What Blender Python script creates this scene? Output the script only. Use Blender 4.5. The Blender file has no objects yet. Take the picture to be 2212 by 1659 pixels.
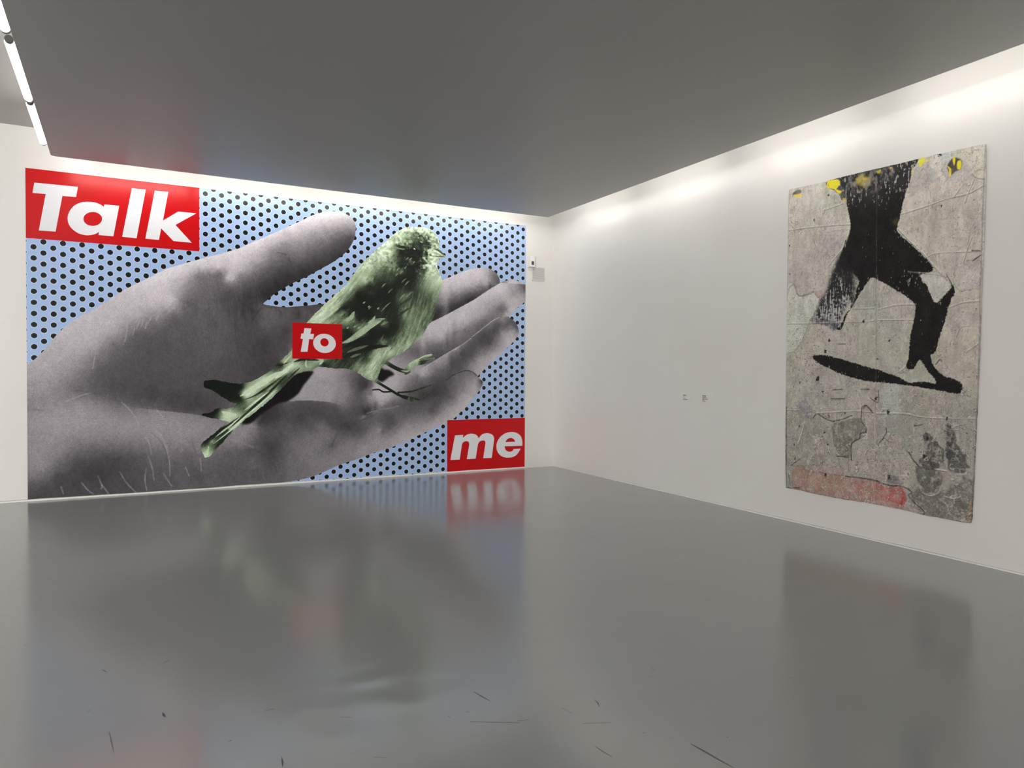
import bpy, math, random
import numpy as np
from mathutils import Matrix, Vector

# ------------------------------------------------------------------ camera, light, exposure
sc = bpy.context.scene
COL = sc.collection
F_PX, W_PX = 1536.97, 2212.0
cam_data = bpy.data.cameras.new('camera')
cam_data.sensor_width = 36.0
cam_data.lens = F_PX / W_PX * 36.0
cam_data.clip_start = 0.05
cam = bpy.data.objects.new('camera', cam_data)
COL.objects.link(cam)
cam.matrix_world = Matrix(((0.882981,0.003563,-0.469396,0.000000),(-0.469373,0.019137,-0.882792,0.000000),(0.005838,0.999811,0.018570,1.600000),(0,0,0,1)))
sc.camera = cam

sc.view_settings.view_transform = 'Standard'
sc.view_settings.look = 'None'
sc.view_settings.gamma = 1.0
sc.view_settings.use_curve_mapping = False
sc.view_settings.exposure = 0.2

world = bpy.data.worlds.new('world')
sc.world = world
world.use_nodes = True
world.node_tree.nodes['Background'].inputs[0].default_value = (0.9, 0.95, 1.0, 1)
world.node_tree.nodes['Background'].inputs[1].default_value = 0.02

TUBE, SLIM, SLIM_BACK = 7.0, 14.5, 22.0         # radiance of the fluorescent tubes
FILL = 1.0  # strength of the added fill lights

def area_light(name, loc, size, power, color=(1, 0.97, 0.93), rot=(0, 0, 0), spread=180):
    d = bpy.data.lights.new(name, 'AREA')
    d.shape = 'RECTANGLE'
    d.size, d.size_y = size
    d.energy = power
    d.color = color
    d.spread = math.radians(spread)
    o = bpy.data.objects.new(name, d)
    o.location = loc
    o.rotation_euler = rot
    COL.objects.link(o)
    return o

# added fill lights left of the slab and behind the visitor, unseen, no real fixtures
area_light('fill_light', (-4.4, -0.4, 4.40), (0.8, 3.0), 60 * FILL)
area_light('fill_light', (-11.4, -8.8, 4.0), (3.4, 0.7), 980 * FILL, rot=(math.radians(83), 0, math.radians(-27)), spread=120)

# ------------------------------------------------------------------ helpers
KS = 0.985                      # size of the slab seen from the visitor
D, R, ZS, ZC = 10.2251, 6.2269, 1.6 + (4.0440 - 1.6) * 0.985, 4.466      # back wall, right wall, slab underside, upper ceiling
GX, GY = R - (R - 0.40) * KS, D - (D - 0.45) * KS
XL, YF = -13.5, -12.0
rng = np.random.default_rng(7)
random.seed(7)
ART = {
 'T':[[(-1039,3813),(-595,3818),(-614,3691),(-756,3688),(-828,3250),(-998,3248),(-926,3691),(-1058,3687)]],
 'a':[[(-314,3637),(-153,3637),(-218,3251),(-380,3251),(-372,3291),(-382,3283),(-397,3272),(-413,3261),(-431,3253),(-451,3246),(-470,3241),(-489,3237),(-508,3236),(-527,3237),(-548,3240),(-571,3245),(-593,3253),(-616,3266),(-638,3283),(-658,3301),(-673,3319),(-684,3338),(-693,3357),(-699,3376),(-702,3396),(-704,3416),(-703,3437),(-700,3459),(-694,3482),(-686,3505),(-674,3528),(-661,3550),(-646,3571),(-629,3589),(-610,3605),(-589,3618),(-567,3629),(-544,3638),(-522,3644),(-500,3648),(-478,3650),(-456,3651),(-433,3650),(-411,3648),(-391,3643),(-371,3636),(-354,3629),(-340,3620),(-328,3611),(-321,3604)],[(-340,3454),(-342,3439),(-346,3424),(-354,3409),(-364,3396),(-376,3384),(-390,3374),(-406,3366),(-423,3361),(-440,3358),(-458,3357),(-474,3359),(-490,3364),(-504,3371),(-516,3381),(-526,3392),(-533,3404),(-537,3418),(-539,3433),(-537,3448),(-533,3463),(-526,3477),(-516,3490),(-503,3502),(-489,3512),(-474,3520),(-457,3526),(-440,3529),(-422,3530),(-406,3528),(-390,3523),(-376,3516),(-363,3507),(-353,3496),(-346,3483),(-341,3469)]],
 'l':[[(-13,3874),(144,3875),(38,3250),(-122,3253)]],
 'k':[[(246,3876),(402,3878),(339,3504),(517,3640),(732,3639),(484,3463),(677,3250),(459,3253),(318,3403),(292,3252),(137,3254)]],
 't':[[(2121,2183),(2218,2181),(2204,2106),(2256,2104),(2243,2029),(2187,2030),(2166,1852),(2071,1849),(2102,2032),(2068,2033),(2081,2107),(2110,2107)]],
 'o':[[(2564,1979),(2564,1959),(2560,1940),(2553,1921),(2543,1904),(2530,1888),(2515,1874),(2497,1861),(2477,1852),(2456,1845),(2434,1840),(2411,1838),(2388,1839),(2366,1843),(2344,1849),(2323,1858),(2305,1870),(2288,1883),(2273,1898),(2261,1915),(2253,1933),(2247,1952),(2244,1971),(2244,1991),(2248,2010),(2255,2028),(2264,2045),(2277,2061),(2292,2075),(2310,2088),(2329,2097),(2350,2105),(2372,2110),(2395,2112),(2417,2111),(2440,2107),(2462,2101),(2483,2093),(2502,2081),(2519,2068),(2534,2053),(2546,2036),(2555,2017),(2561,1998)],[(2463,1992),(2462,1978),(2458,1966),(2452,1955),(2443,1945),(2432,1938),(2420,1933),(2406,1932),(2393,1933),(2380,1937),(2368,1944),(2358,1953),(2351,1964),(2346,1976),(2343,1989),(2344,2002),(2348,2014),(2354,2025),(2363,2035),(2374,2042),(2386,2047),(2399,2048),(2413,2047),(2426,2043),(2437,2037),(2447,2028),(2455,2017),(2460,2004)]],
 'm':[[(4430,587),(4569,588),(4563,540),(4580,553),(4604,571),(4628,586),(4650,594),(4671,600),(4694,603),(4719,602),(4745,598),(4768,592),(4788,584),(4805,572),(4818,560),(4827,547),(4832,532),(4835,522),(4850,538),(4871,561),(4893,580),(4915,591),(4937,597),(4960,601),(4983,602),(5006,600),(5028,595),(5049,588),(5070,578),(5087,565),(5100,549),(5108,530),(5113,511),(5114,491),(5111,471),(5108,458),(5072,199),(4920,203),(4958,426),(4959,436),(4959,451),(4958,464),(4953,472),(4945,479),(4936,483),(4923,486),(4908,486),(4894,485),(4879,481),(4865,476),(4852,468),(4841,456),(4833,442),(4827,432),(4787,202),(4635,203),(4673,416),(4674,428),(4674,446),(4671,461),(4665,471),(4656,479),(4645,484),(4632,487),(4618,488),(4604,486),(4589,482),(4575,475),(4563,465),(4555,451),(4550,434),(4547,421),(4511,204),(4354,204)]],
 'e':[[(5632,369),(5633,390),(5633,421),(5631,451),(5624,479),(5615,506),(5600,531),(5580,551),(5556,569),(5529,583),(5499,593),(5467,600),(5432,602),(5395,601),(5356,597),(5319,588),(5285,572),(5252,552),(5224,530),(5201,504),(5182,476),(5168,447),(5160,419),(5156,391),(5157,364),(5160,337),(5168,311),(5180,286),(5197,262),(5218,240),(5244,221),(5273,207),(5305,197),(5339,190),(5374,187),(5410,188),(5444,192),(5475,200),(5504,212),(5531,230),(5559,261),(5585,298),(5603,325),(5467,323),(5464,316),(5460,305),(5452,296),(5440,290),(5424,285),(5408,283),(5391,283),(5373,287),(5356,293),(5341,301),(5328,312),(5317,326),(5311,343),(5307,363),(5305,377)],[(5320,444),(5325,456),(5334,472),(5346,486),(5364,496),(5385,504),(5407,507),(5428,505),(5450,499),(5468,489),(5482,474),(5492,455),(5498,441)]],
 'hand':[(-1164,1588),(-1117,1638),(-1069,1683),(-1017,1739),(-945,1824),(-888,1909),(-821,2006),(-754,2086),(-673,2165),(-579,2240),(-471,2307),(-362,2381),(-223,2492),(-86,2598),(65,2695),(217,2784),(319,2854),(423,2909),(527,2949),(634,2992),(742,3032),(832,3066),(928,3100),(1040,3141),(1152,3185),(1263,3229),(1378,3294),(1494,3358),(1609,3419),(1704,3472),(1846,3551),(1967,3620),(2087,3687),(2212,3763),(2338,3820),(2462,3854),(2564,3865),(2667,3856),(2758,3821),(2823,3763),(2850,3696),(2850,3611),(2837,3520),(2796,3426),(2733,3324),(2641,3233),(2528,3142),(2400,3061),(2273,2982),(2151,2905),(2028,2840),(1905,2770),(1824,2713),(1727,2649),(1657,2584),(1609,2539),(1572,2494),(1679,2475),(1786,2465),(1882,2466),(2028,2485),(2212,2509),(2417,2541),(3072,2614),(4210,3000),(4311,3035),(4420,3087),(4544,3140),(4682,3194),(4795,3218),(4922,3230),(5023,3225),(5095,3191),(5168,3131),(5198,3064),(5207,3013),(5270,3041),(5375,3068),(5477,3075),(5568,3053),(5628,3024),(5719,2985),(5721,2780),(5673,2742),(5615,2693),(5523,2619),(5451,2548),(5370,2477),(5452,2422),(5512,2362),(5551,2281),(5560,2228),(5517,2146),(5449,2067),(5345,1974),(5206,1855),(5090,1761),(4971,1664),(4885,1571),(4820,1511),(4853,1472),(4902,1435),(4908,1390),(4870,1317),(4790,1210),(4691,1106),(4610,1020),(4511,937),(4432,864),(4352,830),(4280,781),(4130,729),(3975,665),(3821,606),(3669,540),(3519,483),(3371,438),(3225,402),(3081,360),(2939,318),(2900,302),(2642,233),(2390,136),(2223,79),(2062,50),(1902,32),(1743,23),(1589,5),(-1173,-34)],
 'hand_tone':[(-1095,1598,150),(-1096,1383,135),(-1098,1106,118),(-1098,998,135),(-1099,768,128),(-1101,536,125),(-1102,305,112),(-1102,228,85),(-1103,58,62),(-952,1723,158),(-953,1537,150),(-954,1382,140),(-955,1227,128),(-956,1072,132),(-957,840,132),(-958,607,130),(-960,374,122),(-960,265,92),(-961,140,66),(-821,1880,162),(-822,1693,152),(-823,1506,140),(-823,1413,128),(-824,1288,120),(-825,1147,130),(-825,976,140),(-827,757,132),(-828,554,122),(-828,397,92),(-829,288,68),(-830,53,66),(-620,2073,168),(-621,1853,160),(-622,1664,140),(-623,1507,116),(-623,1381,98),(-624,1270,108),(-624,1176,130),(-625,986,142),(-626,781,128),(-627,623,104),(-628,465,72),(-629,275,62),(-630,53,66),(-415,2271,170),(-417,2016,166),(-417,1857,145),(-418,1698,106),(-419,1539,86),(-419,1411,80),(-420,1284,86),(-420,1188,115),(-421,1061,136),(-422,869,134),(-422,709,118),(-423,533,80),(-424,342,58),(-425,37,66),(-206,2408,174),(-207,2183,168),(-208,2038,150),(-209,1894,100),(-209,1701,82),(-210,1459,74),(-211,1250,72),(-212,1137,105),(-212,1008,128),(-213,814,132),(-213,652,110),(-214,491,70),(-215,329,62),(-216,38,70),(7,2451,176),(6,2305,168),(6,2158,135),(5,2028,88),(4,1785,80),(3,1459,74),(2,1214,68),(2,1084,110),(1,970,130),(1,790,132),(0,643,108),(0,480,78),(-1,316,74),(-2,71,72),(225,2478,178),(224,2363,165),(224,2232,118),(223,2068,82),(222,1788,78),(221,1459,74),(221,1211,64),(220,1113,85),(220,1014,132),(219,782,136),(219,634,120),(218,468,90),(218,220,82),(217,55,80),(447,2490,178),(447,2390,150),(447,2291,92),(446,2041,82),(445,1708,76),(444,1375,74),(444,1158,62),(444,1075,76),(443,975,132),(443,774,136),(442,624,125),(442,474,98),(441,206,84),(441,38,84),(675,2451,86),(674,2048,82),(674,1711,78),(673,1374,76),(672,1121,62),(672,1037,70),(672,944,128),(671,766,136),(671,614,120),(671,445,94),(670,106,88),(877,2393,80),(877,2054,84),(876,1714,82),(875,1100,62),(874,981,72),(874,887,126),(874,691,130),(873,349,94),(873,92,94),(741,2819,112),(580,2494,108),(422,2602,176),(634,2847,178),(114,2527,178),(849,2967,186),(665,2686,125),(848,2567,92),(516,2503,140),(904,2865,120),(719,2923,180),(875,3020,186),(1040,3080,190),(1264,3158,192),(1493,3286,192),(1727,3417,190),(1967,3550,187),(2212,3687,187),(2462,3814,192),(2667,3811,175),(2797,3722,138),(2837,3610,105),(984,2945,186),(1128,2836,182),(885,2844,110),(1017,2864,95),(1084,2905,150),(1184,2804,165),(1263,2857,120),(1286,2943,175),(1378,2962,145),(1493,3091,155),(1609,3174,140),(1704,3243,130),(1846,3304,120),(2028,3407,140),(2212,3524,145),(2399,3643,155),(2565,3685,145),(2719,3624,110),(1151,2694,84),(1377,2793,88),(1493,2921,100),(1727,3061,92),(1906,3099,82),(2089,3213,100),(2337,3359,96),(2590,3509,92),(2772,3526,70),(2720,3367,50),(2527,3223,52),(2337,3132,56),(2150,2993,46),(1967,2892,46),(1787,2757,40),(1680,2640,40),(1597,2538,46),(1493,2618,58),(1377,2575,54),(885,2737,105),(907,2562,95),(928,2385,90),(1039,2509,74),(1150,2395,70),(1286,2426,66),(1434,2384,58),(1562,2451,85),(1668,2406,92),(1786,2362,85),(1967,2395,74),(2040,2373,58),(2151,2415,85),(2275,2446,80),(2350,2513,58),(1609,2294,86),(1846,2278,80),(2089,2287,76),(1150,2228,80),(928,2219,82),(849,2407,95),(791,2172,90),(993,2257,84),(1138,2106,80),(992,1867,84),(847,1632,76),(1138,1634,72),(1361,1795,70),(1362,2272,66),(1513,2358,80),(1590,2200,85),(1745,2125,78),(1590,1959,60),(1744,1882,68),(1870,2129,58),(1902,2423,85),(2223,2421,68),(2061,2332,72),(1589,1702,62),(1667,1638,60),(847,1290,75),(991,1164,70),(775,1074,64),(746,997,95),(875,940,122),(746,858,132),(918,821,126),(746,703,130),(731,549,120),(759,392,98),(787,157,75),(2306,1577,162),(2472,1578,156),(2640,1562,140),(2224,1444,152),(2388,1410,142),(2142,1278,152),(2306,1260,147),(2556,1258,140),(2472,1166,152),(2641,1147,135),(2726,1341,130),(2898,1203,88),(2811,1443,88),(2985,1443,62),(3074,1253,110),(2986,1082,88),(3180,1234,178),(3288,1181,168),(2062,1090,72),(2306,1102,76),(2556,1072,82),(2812,1033,84),(1744,1055,56),(1589,977,46),(2062,900,66),(2389,925,70),(2726,882,76),(2934,945,78),(2726,797,58),(1933,1157,148),(2224,1178,150),(1436,821,128),(1330,848,132),(1666,781,84),(1902,773,85),(2224,762,88),(2389,774,110),(2556,819,70),(2899,706,76),(3253,694,90),(1527,866,58),(1210,630,128),(1122,649,120),(1330,585,110),(1136,498,92),(1360,504,80),(1589,590,68),(1744,502,68),(1981,573,106),(2224,646,112),(2473,636,116),(2506,500,88),(2727,558,116),(3075,613,126),(989,301,85),(1210,288,85),(1435,356,96),(1666,376,72),(1902,330,102),(2224,346,116),(2557,380,122),(2900,448,132),(3254,537,136),(844,75,85),(1136,87,82),(1435,99,86),(1744,143,86),(2062,140,106),(2389,237,120),(2727,320,122),(3076,423,132),(4046,2193,177),(4281,2230,172),(3892,2044,167),(4124,2094,162),(4282,2127,130),(4442,2176,108),(4603,2240,98),(3816,1941,108),(3969,1973,103),(4125,1991,103),(4282,2024,98),(3665,1852,110),(3515,1793,125),(3412,1749,152),(3515,1722,140),(3816,1869,88),(4047,1859,82),(4204,1847,78),(4362,1952,92),(4443,1932,155),(4126,1736,152),(3894,1596,168),(3971,1582,152),(4283,1818,150),(4769,2036,76),(4935,2145,66),(5103,2256,66),(5274,2262,105),(5448,2237,152),(5518,2208,140),(5379,2111,172),(5189,2046,130),(5019,2042,70),(4852,1917,95),(4687,1884,68),(4524,1881,70),(4363,1731,76),(4525,1703,76),(4688,1735,105),(4853,1767,152),(5105,1846,168),(4937,1677,163),(4771,1585,152),(4688,1675,120),(4284,1613,88),(4126,1612,104),(4018,1495,92),(4127,1436,76),(4206,1363,66),(3894,1437,95),(3972,1364,88),(4689,1525,110),(4805,1435,152),(4888,1420,66),(4772,1315,163),(4608,1361,125),(4445,1406,98),(4609,1167,167),(4446,1258,110),(4366,1170,92),(4286,1259,78),(4207,1142,82),(4447,1065,152),(4287,994,142),(4129,1026,92),(4035,970,70),(3973,1073,92),(3942,928,105),(4130,850,152),(3897,741,147),(3668,891,98),(3592,979,92),(3518,867,98),(3370,842,74),(3668,719,147),(3444,726,110),(3370,771,78),(3224,705,147),(3297,590,137),(3519,610,152),(3080,598,127),(3009,741,85),(3080,850,88),(3224,903,92),(3297,943,78),(3443,954,88),(3009,461,142),(3152,525,142),(3008,880,92),(3368,1494,168),(3486,1480,163),(3591,1494,158),(3711,1552,150),(3772,1466,108),(3696,1379,108),(3817,1509,118),(3878,1552,178),(3295,1381,168),(3442,1352,163),(3561,1323,130),(3122,1312,173),(3194,1227,178),(3296,1169,167),(3369,1197,162),(3487,1181,120),(3223,1114,162),(3079,1172,152),(3036,1270,120),(2965,1368,56),(3022,1382,46),(2965,1215,92),(3022,1089,88),(3151,1059,74),(2994,978,40),(3296,1085,108),(3443,1110,92),(3592,1079,82),(3743,1106,76),(3849,1147,70),(3895,1219,56),(3972,1233,60),(4050,1290,58),(3818,1292,82),(3666,1265,82),(3079,1011,62),(2980,926,120),(3151,982,118),(3370,1020,108),(4271,2964,192),(4475,3040,188),(4683,3130,188),(4894,3183,176),(5037,3155,130),(5124,3109,86),(5183,3035,74),(4272,2827,182),(4407,2860,177),(4614,2948,177),(4824,3051,177),(4980,3074,162),(4754,2906,140),(4966,2983,150),(4895,2914,102),(5082,2977,118),(4684,2800,80),(4825,2833,70),(4545,2754,88),(4340,2706,110),(4205,2649,122),(4205,2562,72),(4408,2634,60),(4615,2695,48),(4139,2484,44),(4072,2394,34),(4341,2530,34),(4685,2724,34),(5038,2949,64),(4206,2362,182),(4409,2433,182),(4616,2568,180),(4826,2680,180),(5039,2781,177),(5257,2923,188),(5404,3023,187),(5568,3007,108),(5644,2959,80),(5478,2975,152),(5449,2869,130),(5554,2848,152),(5645,2814,142),(5331,2797,163),(5185,2698,152),(5406,2735,168),(5525,2715,163),(5215,2608,96),(5303,2573,108),(5407,2591,168),(5333,2496,168),(5113,2552,118),(4969,2520,146),(5041,2458,106),(4898,2401,106),(4827,2475,167),(4617,2378,172),(4757,2319,118),(4617,2251,123),(4479,2284,167),(4342,2242,177),(4073,2233,182),(4007,2144,180),(4207,2125,174),(4479,2158,128),(4688,2189,106),(4828,2257,92),(5260,2428,130),(5408,2421,86),(5513,2306,70),(5042,2329,108),(5187,2334,70),(5334,2339,88),(5453,2265,130),(4971,2223,76),(5261,2206,142),(5409,2185,162)],
 'edges':[[(3979,2314),(4208,2425),(4409,2533),(4613,2644),(4755,2722),(4894,2817),(5039,2910),(5215,3014)],[(3795,1577),(3971,1684),(4126,1771),(4283,1863),(4443,1956),(4569,2024),(4686,2109),(4814,2205),(4928,2287),(5042,2382),(5157,2446),(5244,2467),(5387,2478)],[(4250,1429),(4381,1517),(4476,1561),(4607,1606),(4688,1603),(4772,1555),(4837,1502)],[(2903,917),(3076,983),(3224,1015),(3370,1036),(3517,1068),(3722,1135)],[(1761,1125),(1898,1152),(2043,1166),(2223,1164),(2471,1137),(2678,1083)],[(-377,1161),(-89,1121),(268,1066),(576,1024),(861,968),(1044,914),(1396,816)]],
 'hand_strokes':[([(-134,1176),(-41,1069),(30,953),(52,870)],7,165,0.55),([(257,1071),(309,1011),(338,953)],7,165,0.55),([(249,806),(323,712),(367,577),(404,409),(411,208)],7,165,0.55),([(131,720),(175,636),(196,503)],7,165,0.55),([(160,471),(203,337),(225,170)],7,165,0.55),([(-158,293),(-88,158),(20,20)],7,165,0.55),([(-575,192),(-507,91),(-446,39)],7,165,0.55),([(-397,260),(-355,129),(-370,97)],7,165,0.55),([(-355,145),(-286,35)],7,165,0.55),([(137,324),(122,177),(143,43)],7,165,0.55),([(336,246),(381,160),(433,72)],7,165,0.55),([(772,423),(787,252)],7,165,0.55),([(594,314),(639,193)],7,165,0.55),([(-790,159),(-764,63)],7,165,0.55),([(-732,1193),(-597,1254),(-488,1293)],7,165,0.55),([(34,2111),(71,2210)],6,185,0.5),([(92,2145),(107,2211)],6,185,0.5),([(-66,2221),(-73,2091),(-95,1945)],6,185,0.5),([(165,2181),(195,2247)],6,185,0.5),([(-9,2028),(13,2110)],6,185,0.5),([(-446,1602),(-425,1746)],6,185,0.5),([(253,2217),(276,2283)],6,185,0.5),([(136,2114),(151,2196)],6,185,0.5),([(679,648),(710,528),(725,459)],9,70,0.4),([(-651,1326),(-474,1308),(-281,1234),(-112,1167)],9,70,0.4),([(-1117,1107),(-956,1088)],9,70,0.4),([(197,783),(278,697),(352,561),(382,393)],9,70,0.4),([(1377,2575),(1492,2593),(1609,2612)],12,45,0.5),([(1423,2238),(1458,2324),(1539,2437)],12,45,0.5),([(1775,2424),(1810,2363)],12,45,0.5),([(2040,2448),(2040,2361)],12,45,0.5),([(1906,3149),(1949,3053)],12,45,0.5),([(1763,3211),(1870,3195)],12,45,0.5),([(5187,2454),(5071,2395),(4956,2311),(4814,2203),(4716,2133)],6,205,0.75),([(4702,2109),(4572,2021),(4411,1927),(4252,1840),(4095,1750),(3955,1669),(3863,1610)],9,190,0.6),([(3022,964),(3224,1013),(3370,1032),(3517,1064)],7,150,0.6),([(4285,1451),(4380,1517),(4493,1565),(4623,1600),(4721,1581),(4805,1518)],9,28,0.7),([(3880,1161),(3957,1204),(4034,1269)],12,30,0.5),([(1255,866),(1375,838),(1482,800)],20,140,0.4),([(1048,652),(1181,642),(1315,593),(1436,532)],20,140,0.4),([(2726,797),(2934,859),(3181,957)],16,60,0.4),([(1650,360),(1713,389)],16,60,0.4),([(1405,517),(1589,428),(1650,344)],16,60,0.4),([(2498,484),(2540,583),(2590,666)],16,60,0.4),([(1744,192),(1728,258),(1650,311)],16,60,0.4)],
 'hand_shadows':[([(2237,1580),(2199,1493),(2110,1378),(2037,1263),(1902,1163),(1776,1132),(1651,1057),(1528,975),(1406,866),(1285,870),(1528,1155),(1807,1412),(1997,1543)],14,14),([(3179,1473),(3229,1620),(3295,1607),(3368,1596),(3434,1537),(3354,1494),(3259,1426)],10,18)],
 'bird':[(4263,3350),(4215,3409),(4180,3443),(4155,3465),(4155,3540),(4141,3613),(4107,3659),(4054,3718),(3974,3759),(3882,3771),(3779,3766),(3676,3753),(3574,3720),(3486,3668),(3398,3600),(3324,3521),(3232,3441),(3148,3359),(3054,3266),(2967,3175),(2878,3070),(2797,2962),(2721,2840),(2642,2758),(2529,2649),(2420,2548),(2313,2435),(2163,2265),(2012,2010),(1949,1879),(1902,1820),(1836,1755),(1743,1670),(1729,1625),(1651,1574),(1529,1493),(1406,1429),(1284,1405),(1181,1411),(1079,1430),(962,1453),(861,1453),(817,1423),(825,1368),(873,1337),(962,1289),(1062,1218),(1167,1148),(1231,1134),(1181,1097),(1108,1068),(1004,1077),(947,1065),(933,1034),(860,1017),(788,994),(890,955),(990,936),(1062,903),(1137,892),(1061,848),(961,757),(860,675),(782,602),(787,531),(823,436),(872,433),(932,492),(1032,598),(1137,720),(1284,876),(1436,998),(1590,1122),(1743,1267),(1870,1394),(1980,1511),(2094,1569),(2223,1593),(2305,1636),(2388,1637),(2555,1620),(2724,1613),(2846,1580),(2933,1529),(3003,1478),(3089,1441),(3165,1451),(3194,1522),(3243,1630),(3293,1685),(3338,1734),(3441,1799),(3588,1880),(3739,1997),(3875,2120),(3965,2264),(4019,2337),(4070,2456),(4122,2632),(4165,2798),(4204,2911),(4204,2985),(4174,3070),(4149,3131),(4120,3216),(4149,3294),(4173,3339),(4215,3344)],
 'legs':[([(3312,1717),(3397,1664),(3516,1608),(3643,1573)],23),([(3635,1594),(3695,1666),(3786,1725),(3878,1762)],30),([(3816,1747),(3908,1806),(4032,1837)],13),([(3817,1711),(3939,1741),(4071,1779)],13),([(3801,1689),(3893,1704),(3970,1730)],12),([(3620,1551),(3681,1580)],16),([(3121,1452),(3223,1395),(3369,1310),(3502,1231)],15),([(3487,1245),(3592,1187),(3727,1142)],14),([(3562,1216),(3697,1185),(3834,1152)],11),([(3502,1266),(3697,1276),(3879,1328),(4026,1371)],9),([(3384,1279),(3274,1275),(3201,1311),(3105,1305)],9)],
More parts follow.
